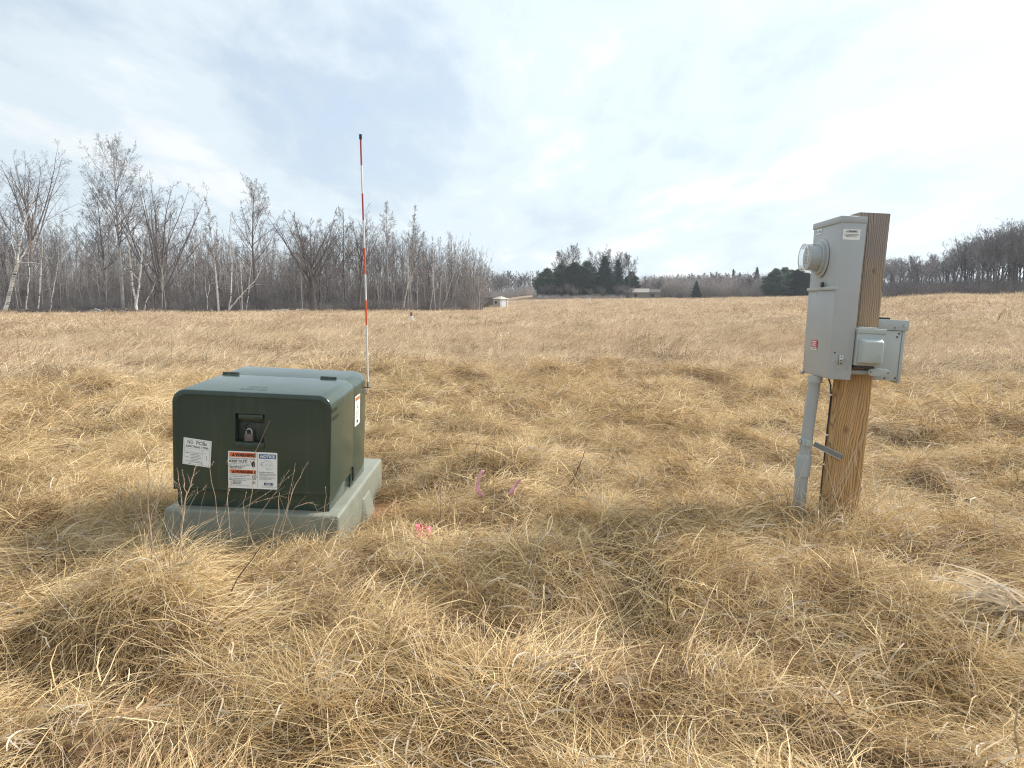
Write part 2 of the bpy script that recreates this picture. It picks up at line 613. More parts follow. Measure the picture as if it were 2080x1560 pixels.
def far_clump(name, n, rad, l0, l1, w0, w1, mat):
    az_ = rs.normal(0, 0.9, n)
    A = blades(n, disc(n, rad), az_, U(n, 0.3, 1.35), U(n, l0, l1), U(n, w0, w1), U(n, 0.6, 1.9), K=3, curl=0.08)
    return blade_mesh(name, [A], [mat])


def proto_collection(name, meshes):
    c = bpy.data.collections.new(name)
    for i, me in enumerate(meshes):
        o = bpy.data.objects.new('%s_%02d' % (name, i), me)
        c.objects.link(o)
    return c


def scatter(name, protos, X, Y, Z, rot, scl, idx, label, cat=None):
    n = len(X)
    me = bpy.data.meshes.new(name)
    me.vertices.add(n)
    me.vertices.foreach_set('co', np.stack([X, Y, Z], -1).astype(np.float32).ravel())
    for nm, ty, arr in (('rot', 'FLOAT_VECTOR', rot), ('scl', 'FLOAT_VECTOR', scl), ('idx', 'INT', idx)):
        a_ = me.attributes.new(nm, ty, 'POINT')
        a_.data.foreach_set('vector' if ty == 'FLOAT_VECTOR' else 'value', np.asarray(arr).astype(np.int32 if ty == 'INT' else np.float32).ravel())
    o = link(name, me)
    ng = bpy.data.node_groups.new(name + '_nodes', 'GeometryNodeTree')
    ng.interface.new_socket('Geometry', in_out='INPUT', socket_type='NodeSocketGeometry')
    ng.interface.new_socket('Geometry', in_out='OUTPUT', socket_type='NodeSocketGeometry')
    gi = ng.nodes.new('NodeGroupInput'); go = ng.nodes.new('NodeGroupOutput')
    ci_ = ng.nodes.new('GeometryNodeCollectionInfo')
    ci_.inputs[0].default_value = protos
    ci_.inputs[1].default_value = True; ci_.inputs[2].default_value = True
    ip = ng.nodes.new('GeometryNodeInstanceOnPoints')

    def attr(nm, ty):
        n_ = ng.nodes.new('GeometryNodeInputNamedAttribute'); n_.data_type = ty
        n_.inputs[0].default_value = nm
        return n_.outputs[0]
    e2r = ng.nodes.new('FunctionNodeEulerToRotation')
    ng.links.new(attr('rot', 'FLOAT_VECTOR'), e2r.inputs[0])
    ng.links.new(gi.outputs[0], ip.inputs['Points'])
    ng.links.new(ci_.outputs[0], ip.inputs['Instance'])
    ip.inputs['Pick Instance'].default_value = True
    ng.links.new(attr('idx', 'INT'), ip.inputs['Instance Index'])
    ng.links.new(e2r.outputs[0], ip.inputs['Rotation'])
    ng.links.new(attr('scl', 'FLOAT_VECTOR'), ip.inputs['Scale'])
    ng.links.new(ip.outputs[0], go.inputs[0])
    md = o.modifiers.new('scatter', 'NODES'); md.node_group = ng
    tag(o, label, cat, kind='stuff')
    return o


PAD = dict(x=-2.2068, y=4.3871, th=0.006, rx=0.0091, ry=0.048, zp=0.1618, W=1.1098, L=1.5608)


def pad_dist(x, y):
    u = x - PAD['x'] - PAD['W'] / 2; v = y - PAD['y'] - PAD['L'] / 2
    du = np.abs(u) - PAD['W'] / 2; dv = np.abs(v) - PAD['L'] / 2
    return np.where((du > 0) & (dv > 0), np.hypot(du, dv), np.maximum(du, dv))


def polar_points(n, r0, r1, half=50):
    r = np.sqrt(r0 ** 2 + (r1 ** 2 - r0 ** 2) * rs.rand(n))
    a = np.radians((rs.rand(n) * 2 - 1) * half)
    return r * np.sin(a), r * np.cos(a)


def slope_angles(x, y, e=0.12):
    return (hgt(x + e, y) - hgt(x - e, y)) / (2 * e), (hgt(x, y + e) - hgt(x, y - e)) / (2 * e)


def flow(x, y):
    """direction in which the grass is laid"""
    return 0.35 + 4.2 * vnoise(x, y, 1.2, 7) + 2.6 * vnoise(x, y, 3.5, 8) + 1.6 * vnoise(x, y, 0.45, 9)


near_protos = proto_collection('near_grass_clumps',
    [mat_clump('mat%d' % i) for i in range(6)] + [tuft_clump('tuft%d' % i) for i in range(5)] +
    [litter_clump('litter%d' % i) for i in range(3)] + [tangle_clump('tangle%d' % i) for i in range(5)] + [tangle_clump('snarl%d' % i, 60, M_THATCH) for i in range(3)] +
    [mat_clump('under%d' % i, 62, M_THATCH, 0.35, 0.12, 2) for i in range(4)] + [stem_clump('wisp%d' % i) for i in range(4)])
# Collection Info hands the clumps out in alphabetical order
_ord = sorted(o_.name for o_ in near_protos.objects)
_proto_names = {o_.name: o_.data.name for o_ in near_protos.objects}


def ids(prefix):
    return np.array([i for i, nm_ in enumerate(_ord) if _proto_names[nm_].startswith(prefix)])


I_MAT, I_TUFT, I_LIT, I_TAN, I_TANU, I_UND, I_STEM = (ids(p) for p in ('mat', 'tuft', 'litter', 'tangle', 'snarl', 'under', 'wisp'))


def pick(a, n): return a[rs.randint(0, len(a), n)]


def near_field(n, r0, r1, smin, smax):
    x, y = polar_points(n, r0, r1)
    kind = rs.rand(n)
    tuftness = vnoise(x, y, 0.9, 12) + 0.4 * vnoise(x, y, 3.0, 13)
    lush = vnoise(x, y, 1.1, 14) + 0.5 * vnoise(x, y, 0.4, 15) + 0.35 * vnoise(x, y, 4, 16)
    idx = pick(I_UND, n)
    idx = np.where(rs.rand(n) < 0.66 + 1.3 * lush, pick(I_MAT, n), idx)
    idx = np.where(kind < np.clip(0.08 + 0.8 * np.maximum(tuftness - 0.12, 0), 0, 0.6), pick(I_TUFT, n), idx)
    k2 = rs.rand(n)
    idx = np.where(k2 < 0.045, pick(I_LIT, n), idx)
    idx = np.where((k2 > 0.05) & (k2 < 0.15 + 0.5 * np.maximum(vnoise(x, y, 1.4, 18), 0)), pick(I_TAN, n), idx)
    rr0 = np.hypot(x, y)
    comb = np.clip(0.02 + 0.65 * sstep(3.2, 6.5, rr0) + 0.9 * (vnoise(x, y, 1.3, 22)) + 0.30 * sstep(-0.9, 0.8, x), 0, 0.88)
    idx = np.where((rs.rand(n) < comb) & (np.isin(idx, I_MAT) | np.isin(idx, I_UND)), np.where(rs.rand(n) < 0.72, pick(I_TAN, n), pick(I_TANU, n)), idx)
    idx = np.where(k2 > 0.97, pick(I_STEM, n), idx)
    d = pad_dist(x, y)
    isl = np.isin(idx, I_STEM); ismat = np.isin(idx, I_MAT) | np.isin(idx, I_UND)
    lim = np.where(ismat, 0.22, np.where(isl, 0.05, 0.10))
    soil = np.hypot(x + 0.86, y - 5.30) < 0.24
    dp = np.hypot(x - 2.11, y - 4.55)
    keep = (d > lim + 0.05 * rs.rand(n)) & ~(soil & ~np.isin(idx, I_LIT) & ~isl) & (dp > 0.16)
    x, y, idx, ismat = x[keep], y[keep], idx[keep], ismat[keep]
    n = len(x)
    gx, gy = slope_angles(x, y)
    fl = flow(x, y) + rs.normal(0, 0.35, n)
    az_ = np.arctan2(np.sin(fl) - 3.2 * gy, np.cos(fl) - 3.2 * gx)
    az_ = np.where(~ismat, rs.rand(n) * 6.28, az_)
    # tilt with the ground: rotation z then small tilt about world axes
    sc = U(n, smin, smax)
    d = pad_dist(x, y)
    sc = sc * np.clip(0.50 + d * 1.1, 0.50, 1)
    zsc = sc * np.where(ismat, U(n, 0.45, 0.95), U(n, 0.6, 1.1)) 
    rot = np.zeros((n, 3))
    for i in range(n):
        nrm_ = Vector((-gx[i] * 0.8, -gy[i] * 0.8, 1)).normalized()
        q = Vector((0, 0, 1)).rotation_difference(nrm_) @ Euler((0, 0, az_[i])).to_quaternion()
        rot[i] = q.to_euler()
    return x, y, hgt(x, y) - 0.01, rot, np.stack([sc, sc, zsc], -1), idx


a1 = near_field(1900, 0.9, 4.0, 0.75, 1.15)
a2 = near_field(4300, 4.0, 8.5, 0.8, 1.25)
a3 = near_field(4300, 8.5, 15.0, 1.1, 1.7)


def heap(pts, s0, s1, zs, kinds):
    pts = np.array(pts); n = len(pts); x, y = pts[:, 0], pts[:, 1]
    sc = U(n, s0, s1); pool = np.concatenate(kinds)
    rot = np.stack([rs.normal(0, .12, n), rs.normal(0, .12, n), rs.rand(n) * 6.28], -1)
    return x, y, hgt(x, y) - 0.01, rot, np.stack([sc, sc, sc * U(n, *zs)], -1), pick(pool, n)


ang = rs.rand(44) * 6.28; rad_ = 0.17 + 0.24 * rs.rand(44)
h_a = heap(np.stack([2.10 + rad_ * np.cos(ang), 4.50 + rad_ * np.sin(ang)], -1), .9, 1.25, (1.1, 1.7), (I_TUFT, I_TUFT, I_STEM))
ang = rs.rand(14) * 6.28; rad_ = 0.08 + 0.12 * rs.rand(14)
h_b = heap(np.stack([1.87 + rad_ * np.cos(ang), 4.53 + rad_ * np.sin(ang)], -1), .7, 1.0, (0.9, 1.3), (I_TUFT, I_TAN))
h_c = heap([(PAD['x'] + u_, PAD['y'] - 0.10 - 0.22 * rs.rand()) for u_ in np.linspace(0.22, 1.1, 30)], .6, .95, (0.7, 1.0), (I_TUFT, I_TAN, I_MAT))
h_d = heap([(PAD['x'] - 0.10 - 0.2 * rs.rand(), PAD['y'] + v_) for v_ in np.linspace(-0.1, 1.5, 26)], .7, 1.1, (0.8, 1.2), (I_TUFT, I_TAN, I_UND))
h_e = heap([(PAD['x'] + PAD['W'] + 0.12 + 0.15 * rs.rand(), PAD['y'] + v_) for v_ in np.linspace(-0.2, 0.55, 12)], .6, .95, (0.7, 1.1), (I_TUFT, I_TAN))
def clump_at(cx, cy, rx, ry, n): return [(cx + rx * q_[0], cy + ry * q_[1]) for q_ in rs.normal(0, .5, (n, 2))]


h_f = heap(clump_at(-2.85, 5.2, .35, .6, 26) + clump_at(-1.58, 3.22, .16, .14, 12) + clump_at(-0.25, 3.55, .42, .28, 26) + clump_at(0.65, 4.3, .35, .25, 16) +
           clump_at(-0.55, 4.75, .2, .25, 9) + clump_at(1.55, 3.9, .3, .25, 14) + clump_at(-0.75, 2.45, .2, .12, 8) + clump_at(2.9, 4.6, .3, .5, 16), .8, 1.2, (0.95, 1.5), (I_TUFT, I_TUFT, I_TUFT, I_STEM))
cat3 = [np.concatenate([p[k] for p in (a1, a2, a3, h_a, h_b, h_c, h_d, h_e, h_f)]) for k in range(6)]
scatter('matted_grass', near_protos, *cat3, 'dry golden brown grass lying matted and tufted over the near field')

far_protos = proto_collection('field_grass_clumps',
    [far_clump('fieldtuft%d' % i, 60, 0.30, 0.18, 0.36, 0.005, 0.010, M_STRAWFAR) for i in range(5)] +
    [far_clump('fartuft%d' % i, 64, 0.75, 0.28, 0.55, 0.018, 0.034, M_STRAWFAR) for i in range(5)])


def far_field(n, r0, r1, k, s0, s1, half=46):
    x, y = polar_points(n, r0, r1, half)
    sc = U(n, s0, s1) * (1 + 0.9 * vnoise(x, y, 1.6, 20) + 0.5 * vnoise(x, y, 7.0, 21))
    rot = np.stack([np.zeros(n), np.zeros(n), flow(x, y) * 0.7 + rs.normal(0, 0.6, n)], -1)
    return x, y, hgt(x, y) - 0.02, rot, np.stack([sc, sc, sc * U(n, 0.6, 1.15)], -1), rs.randint(k[0], k[1], n)


b1 = far_field(9500, 14, 34, (0, 5), 0.8, 1.7)
b2 = far_field(7500, 32, 80, (5, 10), 0.6, 1.25)
b3 = far_field(5000, 76, 180, (5, 10), 0.8, 1.3, 40)
# nothing but thin litter inside the left wood
keep = ~((b3[0] < -3 - 0.0 * b3[1]) & (b3[1] > 84))
b3 = [q[keep] for q in b3]
catf = [np.concatenate([p[k] for p in (b1, b2, b3)]) for k in range(6)]
scatter('field_grass', far_protos, *catf, 'pale tan dry grass standing over the open field as far as the trees')


# ---------------------------------------------------------------- trees
rg = random.Random(42)


class TreeMesh:
    def __init__(s):
        s.tv = []; s.tf = []; s.cv = []; s.cf = []

    def tube(s, pts, r0, r1, n, crown):
        v, f = (s.cv, s.cf) if crown else (s.tv, s.tf)
        b = len(v); m_ = len(pts)
        d = pts[-1] - pts[0]
        if d.length < 1e-6: return
        d.normalize()
        a = d.cross(Vector((0.3, 0.2, 1)) if abs(d.z) < 0.9 else Vector((1, 0.1, 0))).normalized()
        bb = d.cross(a)
        dirs = [(a * math.cos(2 * math.pi * k / n) + bb * math.sin(2 * math.pi * k / n)) for k in range(n)]
        for i, p in enumerate(pts):
            r = r0 + (r1 - r0) * i / (m_ - 1)
            for q in dirs: v.append(p + q * r)
        for i in range(m_ - 1):
            o = b + i * n
            for k in range(n):
                k2 = (k + 1) % n
                f.append((o + k, o + k2, o + n + k2, o + n + k))


def rdir(d, ang, rng, up=0.0):
    """a direction at angle ang from d, random roll"""
    d = d.normalized()
    a = d.orthogonal().normalized()
    b = d.cross(a)
    t = rng.random() * 2 * math.pi
    q = d * math.cos(ang) + (a * math.cos(t) + b * math.sin(t)) * math.sin(ang)
    q.z += up
    return q.normalized()


def path(p, d, length, n, wob, up, rng):
    pts = [p.copy()]
    d = d.copy()
    for i in range(n):
        d = (d + Vector((rng.gauss(0, wob), rng.gauss(0, wob), rng.gauss(0, wob) + up))).normalized()
        p = p + d * (length / n)
        pts.append(p)
    return pts


def twigs(T, pts, r, lvl, cfg, rng, frac0=0.15):
    """side branches along a branch"""
    n, ratio, ang, up = cfg[lvl]
    total = sum((pts[i + 1] - pts[i]).length for i in range(len(pts) - 1))
    for k in range(n):
        t = frac0 + (1 - frac0) * (k + rng.random()) / n
        t = min(t, 0.999)
        fi = t * (len(pts) - 1); i = int(fi)
        p = pts[i].lerp(pts[i + 1], fi - i)
        d = rdir(pts[i + 1] - pts[i], ang * rng.uniform(0.6, 1.3), rng, up)
        ln = total * ratio * (1.25 - 1.0 * t) * rng.uniform(0.7, 1.25)
        rr = r * (0.55 - 0.3 * t)
        last = lvl == len(cfg) - 1
        rr = max(rr, T.rmin)
        q = path(p, d, ln, 2 if last else 4, 0.10, 0.05, rng)
        T.tube(q, rr, max(rr * 0.45, T.rmin * 0.55), 3, True)
        if not last:
            twigs(T, q, rr, lvl + 1, cfg, rng)


def crown_tree(seed, H, r0, f0, nl, profile, ang, cfg, trunk_wob=0.03, rmin=0.009, lean=0.0, split=None):
    """trunk to the top, limbs ascending from height fraction f0"""
    rng = random.Random(seed)
    T = TreeMesh(); T.rmin = rmin
    d0 = Vector((math.sin(lean), 0, math.cos(lean)))
    tr = path(Vector((0, 0, -0.2)), d0, H * (0.97), 9, trunk_wob, 0.02, rng)
    T.tube(tr, r0, r0 * 0.10, 7, False)
    for k in range(nl):
        t = f0 + (0.97 - f0) * (k + rng.random() * 0.8) / nl
        fi = t * 9; i = min(int(fi), 8)
        p = tr[i].lerp(tr[i + 1], fi - i)
        u = (t - f0) / (1 - f0)
        a = ang(u) * rng.uniform(0.8, 1.2)
        d = rdir(tr[i + 1] - tr[i], a, rng)
        ln = H * profile(u) * rng.uniform(0.75, 1.2)
        rr = max(r0 * (1.02 - t) * 0.52, rmin * 1.6)
        q = path(p, d, ln, 6, 0.05, 0.07, rng)
        T.tube(q, rr, max(rr * 0.2, rmin), 4, True)
        twigs(T, q, rr * 0.75, 0, cfg, rng, 0.18)
    return T


def fan_tree(seed, H, r0, nl, spread, cfg, rmin=0.009, f0=0.1, side=0.0, f1=0.4):
    """several big limbs rising from low on the trunk like an upturned broom"""
    rng = random.Random(seed)
    T = TreeMesh(); T.rmin = rmin
    tr = path(Vector((0, 0, -0.2)), Vector((0, 0, 1)), H * (f1 + 0.12), 5, 0.03, 0.02, rng)
    T.tube(tr, r0, r0 * 0.45, 8, False)
    for k in range(nl):
        t = min(0.99, (f0 + (f1 - f0) * (k + rng.random()) / nl) / (f1 + 0.12) + 0.1)
        fi = t * 5; i = min(int(fi), 4)
        p = tr[i].lerp(tr[i + 1], fi - i)
        az_ = 2.4 * k + rng.random()
        a = spread * rng.uniform(0.35, 1.15) * (1.25 - 0.6 * t)
        d = Vector((math.sin(a) * math.cos(az_) + side * math.sin(a), math.sin(a) * math.sin(az_), math.cos(a))).normalized()
        ln = (H - p.z) * rng.uniform(0.72, 1.0) / max(0.55, d.z)
        ln = min(ln, H * 0.85)
        rr = r0 * rng.uniform(0.3, 0.45)
        q = path(p, d, ln, 8, 0.05, 0.03, rng)
        T.tube(q[:4], rr, rr * 0.7, 5, False)
        T.tube(q[3:], rr * 0.7, rmin, 4, True)
        twigs(T, q, rr * 0.6, 0, cfg, rng, 0.2)
    return T


TREE_OBJS = {}
TREE_H = {}


def tree_meshes(key, T, mt, mc):
    a = mesh_from(key + '_trunk_mesh', T.tv, T.tf, mt, smooth=True)
    c = mesh_from(key + '_crown_mesh', T.cv, T.cf, mc) if T.cv else None
    TREE_OBJS[key] = (a, c)
    TREE_H[key] = np.percentile([v.z for v in (T.cv or T.tv)], 99.7)


def place_tree(key, name, label, cat, X, Y, scale, rz, group=None, z=None, tilt=0.0):
    r = bpy.data.objects.new(name, None)
    r.empty_display_size = 0.5
    col.objects.link(r)
    r.location = (X, Y, h1(X, Y) - 0.05 if z is None else z)
    r.rotation_euler = (0, tilt, rz)
    r.scale = scale if isinstance(scale, tuple) else (scale,) * 3
    tag(r, label, cat, group)
    a, c = TREE_OBJS[key]
    t_ = bpy.data.objects.new('trunk', a); col.objects.link(t_); t_.parent = r
    if c:
        c_ = bpy.data.objects.new('crown', c); col.objects.link(c_); c_.parent = r
    return r


C3 = [(9, 0.42, R(50), 0.04), (6, 0.50, R(52), 0.03), (4, 0.55, R(48), 0.02)]
C3b = [(11, 0.32, R(46), 0.05), (7, 0.48, R(50), 0.04), (4, 0.55, R(46), 0.03)]
C2 = [(8, 0.48, R(50), 0.05), (8, 0.55, R(50), 0.04)]
C2b = [(11, 0.38, R(46), 0.06), (9, 0.55, R(48), 0.05)]
dome = lambda u: 0.30 * (1 - u) ** 0.6 + 0.04
col_ = lambda u: 0.17 * (1 - u) ** 0.7 + 0.03
nar = lambda u: 0.13 * (1 - u) ** 0.8 + 0.02
asc = lambda u: R(62) - R(30) * u
asc2 = lambda u: R(48) - R(22) * u

# tall trees of the wood edge (built near their real heights in metres)
tree_meshes('tall_poplar', crown_tree(1, 19.5, 0.24, 0.40, 34, lambda u: 0.27 * (max(0, 1 - (u * 1.02) ** 2)) ** 0.5 + 0.05, lambda u: R(60) - R(42) * u, C3, 0.012), M_BARKPALE, M_TWIG)
tree_meshes('dark_maple', crown_tree(2, 14.5, 0.20, 0.34, 26, lambda u: 0.30 * (max(0, 1 - (u * 1.02) ** 2)) ** 0.5 + 0.05, lambda u: R(62) - R(42) * u, C3, 0.02), M_BARKDARK, M_TWIG)
tree_meshes('wide_ash', fan_tree(3, 18.5, 0.30, 10, R(38), C3, f0=0.25, f1=0.5), M_BARK, M_TWIG)
tree_meshes('broom_willow', fan_tree(4, 14.8, 0.30, 15, R(34), C3b, f0=0.06, f1=0.30), M_BARKDARK, M_TWIG)
tree_meshes('field_oak', fan_tree(5, 11.0, 0.30, 15, R(44), C3b, f0=0.10, f1=0.45), M_BARKDARK, M_TWIG)
tree_meshes('plain_a', crown_tree(6, 12, 0.13, 0.35, 15, col_, asc2, C2), M_BARK, M_TWIG)
tree_meshes('plain_b', crown_tree(7, 12, 0.14, 0.30, 16, dome, asc, C2), M_BARK, M_TWIG)
tree_meshes('plain_c', fan_tree(8, 12, 0.17, 8, R(30), C2b, f0=0.15, f1=0.45), M_BARKDARK, M_TWIG)
tree_meshes('pale_a', crown_tree(9, 12, 0.10, 0.40, 17, nar, asc2, C2), M_BARKPALE, M_TWIGPALE)
tree_meshes('pale_b', crown_tree(10, 12, 0.11, 0.35, 18, col_, asc2, C2, lean=0.05), M_BARKPALE, M_TWIGPALE)
tree_meshes('far_a', fan_tree(101, 12, 0.20, 12, R(36), C2b, rmin=0.028, f0=0.15, f1=0.5), M_BARKDARK, M_TWIG)
tree_meshes('far_b', crown_tree(102, 12, 0.16, 0.3, 20, dome, asc, C2, rmin=0.026), M_BARK, M_TWIG)
tree_meshes('far_c', crown_tree(103, 12, 0.12, 0.25, 18, col_, asc2, C2, rmin=0.024), M_BARKPALE, M_TWIGPALE)
tree_meshes('far_crown', crown_tree(104, 16, 0.28, 0.38, 26, lambda u: 0.34 * (max(0, 1 - (u * 1.0) ** 2)) ** 0.5 + 0.05, lambda u: R(60) - R(40) * u, C2, 0.03, rmin=0.03), M_BARKDARK, M_TWIG)
M_BARKR = bark_mat('blue_grey_bark', (0.27, 0.255, 0.26))
tree_meshes('right_a', fan_tree(111, 10, 0.17, 9, R(34), C2b, rmin=0.015, f0=0.25, f1=0.6), M_BARKR, M_BARKR)
tree_meshes('right_b', crown_tree(112, 10, 0.15, 0.35, 20, dome, asc, C2, 0.05, rmin=0.014), M_BARKR, M_BARKR)
tree_meshes('birch_a', crown_tree(11, 12.5, 0.11, 0.42, 18, nar, asc2, C2, 0.025), M_BIRCH, M_TWIGPALE)
tree_meshes('birch_b', crown_tree(12, 9, 0.085, 0.45, 12, nar, asc2, C2, 0.05, lean=0.1), M_BIRCH, M_TWIGPALE)
tree_meshes('sapling_a', crown_tree(13, 7, 0.035, 0.25, 10, nar, asc2, [(5, .5, R(35), .05)], 0.05, 0.009, 0.06), M_BRUSH, M_BRUSH)
tree_meshes('sapling_b', crown_tree(14, 6, 0.03, 0.2, 12, col_, asc2, [(5, .5, R(35), .05)], 0.06, 0.009), M_BRUSH, M_BRUSH)
tree_meshes('sapling_c', crown_tree(17, 8, 0.045, 0.4, 9, nar, asc2, [(4, .5, R(35), .05)], 0.03, 0.009, 0.08), M_BRUSH, M_BRUSH)
tree_meshes('shrub_a', fan_tree(15, 4.2, 0.04, 12, R(42), [(6, .4, R(36), .05), (3, .5, R(36), .04)], 0.009, 0.0, f1=0.1), M_BRUSH, M_BRUSH)
tree_meshes('shrub_b', fan_tree(16, 3.4, 0.04, 13, R(50), [(6, .4, R(40), .03), (3, .5, R(40), .02)], 0.009, 0.0, f1=0.08), M_BRUSH, M_BRUSH)


def H_at(px, pytop, Y, X=None):
    X = at(px, Y) if X is None else X
    return ztop(px, pytop, Y) - h1(X, Y)


def put(key, h_ref, px, Y, pytop, name, label, cat, rz=None, group=None, wide=1.0, tilt=0.0):
    X = at(px, Y)
    s = H_at(px, pytop, Y, X) / TREE_H[key]
    return place_tree(key, name, label, cat, X, Y, (s * wide, s * wide, s), rg.random() * 6.28 if rz is None else rz, group, tilt=tilt)


# --- trees of the wood edge that can be told apart
put('tall_poplar', 19.8, 248, 80, 266, 'poplar_tree', 'tallest bare tree of the left wood, pale trunk and round crown', 'tree', 0.6, wide=0.92)
put('dark_maple', 14.8, 212, 83, 372, 'maple_tree', 'dark bare tree just behind the tallest pale trunked one', 'tree', 1.9)
put('wide_ash', 18.2, 62, 81, 288, 'ash_tree', 'wide spreading bare tree behind the leaning forked birch', 'tree', 0.3)
put('wide_ash', 18.2, -30, 84, 296, 'ash_tree', 'big bare tree cut by the left edge of the photograph', 'tree', 2.4)
put('broom_willow', 14.8, 326, 80, 345, 'willow_tree', 'dark many stemmed bare tree fanning out like a broom right of the forked birch', 'tree', 0.5)
put('birch_a', 12.9, 443, 79, 398, 'birch_tree', 'straight white birch standing alone with fine pale crown', 'tree', 1.0)
put('dark_maple', 14.8, 522, 81, 352, 'maple_tree', 'dark bare tree with rounded crown behind the leaning white pole', 'tree', 4.0, wide=0.95)
put('field_oak', 11.0, 636, 82, 424, 'oak_tree', 'broad dark bare tree fanned from a thick trunk at the wood edge', 'tree', 1.2, wide=1.05)
put('pale_b', 12.2, 613, 79.5, 505, 'poplar_tree', 'thin mottled pale trunk beside the broad dark tree', 'tree', 2.0, wide=0.6)
put('plain_b', 12.2, 700, 86, 418, 'bare_tree', 'grey bare tree right behind the striped marker rod', 'tree', 3.0)
put('plain_c', 12.2, 728, 84, 420, 'bare_tree', 'dark forked bare tree just left of the striped marker rod', 'tree', 5.0)
put('pale_b', 12.2, 787, 88, 408, 'poplar_tree', 'tallest pale grey tree right of the striped marker rod', 'tree', 1.0, wide=1.15)
put('pale_a', 12.2, 846, 90, 416, 'poplar_tree', 'pale pointed tree second right of the marker rod', 'tree', 2.5, wide=1.3)
put('plain_b', 12.2, 918, 92, 468, 'bare_tree', 'rounded grey tree near the right end of the left wood', 'tree', 1.5)
put('plain_c', 12.2, 872, 90, 482, 'bare_tree', 'dark tree whose low limbs spread beside leaning pale stems', 'tree', 3.5)
put('plain_b', 12.2, 962, 96, 500, 'bare_tree', 'last grey tree of the left wood before the small shed', 'tree', 0.8)


def px_path(seq, Y, jit=0.0, rng=None):
    out = []
    for i, (px, py) in enumerate(seq):
        y = Y + (rng.gauss(0, jit) if (rng and i) else 0)
        out.append(world_at(px, py, y))
    return out


def traced_tree(name, label, cat, base, Y, stems, mt, mc, cfg, seed, rmin=0.010, group=None):
    """a tree whose stems follow given bends; every stem also grows its own side branches in all directions"""
    rng = random.Random(seed)
    T = TreeMesh(); T.rmin = rmin
    o = Vector((at(base, Y), Y, 0)); o.z = h1(o.x, o.y) - 0.05
    for seq, r0, r1, side in stems:
        pts = [p - o for p in px_path(seq, Y, 0.25, rng)]
        # finer, slightly crooked
        fine = []
        for i in range(len(pts) - 1):
            for k in range(3):
                q = pts[i].lerp(pts[i + 1], k / 3)
                if k: q = q + Vector((rng.gauss(0, 0.03), rng.gauss(0, 0.06), rng.gauss(0, 0.03)))
                fine.append(q)
        fine.append(pts[-1])
        T.tube(fine, r0, r1, 6, False)
        if side:
            twigs(T, fine, r0 * 0.7, 0, cfg, rng, side)
    r = bpy.data.objects.new(name, None); col.objects.link(r); r.location = o
    tag(r, label, cat, group)
    link('trunk', mesh_from(name + '_trunk_mesh', T.tv, T.tf, mt, True), r)
    if T.cv:
        link('crown', mesh_from(name + '_crown_mesh', T.cv, T.cf, mc), r)
    return r


CS = [(7, 0.30, R(45), 0.06), (4, 0.45, R(40), 0.04)]
CT = [(5, 0.14, R(60), 0.08), (3, 0.5, R(40), 0.04)]
traced_tree('birch_tree', 'thick white birch leaning right and forking near the left edge', 'tree', 12, 78.6,
            [([(10, 632), (18, 600), (27, 565), (36, 536)], 0.22, 0.15, 0),
             ([(36, 538), (38, 510), (42, 480), (50, 450), (62, 420), (70, 390)], 0.12, 0.03, 0.35),
             ([(36, 540), (44, 522), (54, 505), (68, 490), (80, 470)], 0.11, 0.03, 0.4),
             ([(33, 536), (28, 505), (22, 470)], 0.06, 0.02, 0.3),
             ([(36, 534), (60, 533), (86, 535)], 0.035, 0.015, 0)], M_BIRCH, M_TWIGPALE, CS, 31)
traced_tree('birch_tree', 'white birch forked like a V from its foot', 'tree', 277, 78.4,
            [([(277, 632), (277, 612)], 0.16, 0.14, 0),
             ([(277, 613), (269, 580), (266, 545), (262, 505), (258, 470)], 0.12, 0.03, 0.6),
             ([(277, 613), (283, 580), (286, 545), (290, 500), (296, 455)], 0.12, 0.03, 0.6),
             ([(284, 570), (262, 548), (242, 534)], 0.035, 0.015, 0),
             ([(286, 545), (296, 538), (304, 534)], 0.03, 0.012, 0)], M_BIRCH, M_TWIGPALE, CS, 32)
traced_tree('birch_tree', 'thin crooked white birch, first right of the leaning forked one', 'tree', 55, 78.3,
            [([(54, 632), (57, 590), (60, 555), (57, 525), (60, 505)], 0.07, 0.02, 0.5),
             ([(60, 560), (70, 550), (78, 537)], 0.03, 0.012, 0), ([(59, 566), (50, 560), (41, 554)], 0.025, 0.01, 0)],
            M_BIRCH, M_TWIGPALE, CT, 33)
traced_tree('birch_tree', 'thin crooked white birch, second right of the leaning forked one', 'tree', 78, 78.5,
            [([(77, 632), (81, 590), (83, 560), (84, 540), (86, 510), (86, 480)], 0.07, 0.02, 0.4),
             ([(84, 550), (92, 540), (100, 520)], 0.03, 0.012, 0), ([(82, 596), (92, 588), (102, 586)], 0.025, 0.01, 0)],
            M_BIRCH, M_TWIGPALE, CT, 34)
traced_tree('birch_tree', 'slim grey white stem bending right, third from the leaning birch', 'tree', 101, 79,
            [([(101, 632), (106, 600), (113, 565), (118, 530), (118, 500)], 0.05, 0.02, 0.4)], M_BIRCH, M_TWIGPALE, CT, 35)
traced_tree('birch_tree', 'slim white birch between the straight birch and the leaning pole', 'tree', 466, 79,
            [([(465, 632), (470, 590), (471, 550), (468, 515), (467, 470), (468, 440)], 0.08, 0.02, 0.45)], M_BIRCH, M_TWIGPALE, CT, 36)
traced_tree('birch_tree', 'upright slim birch crossed by the leaning white pole', 'tree', 492, 78.6,
            [([(492, 632), (492, 590), (489, 550), (487, 520)], 0.06, 0.02, 0.5)], M_BIRCH, M_TWIGPALE, CT, 37)
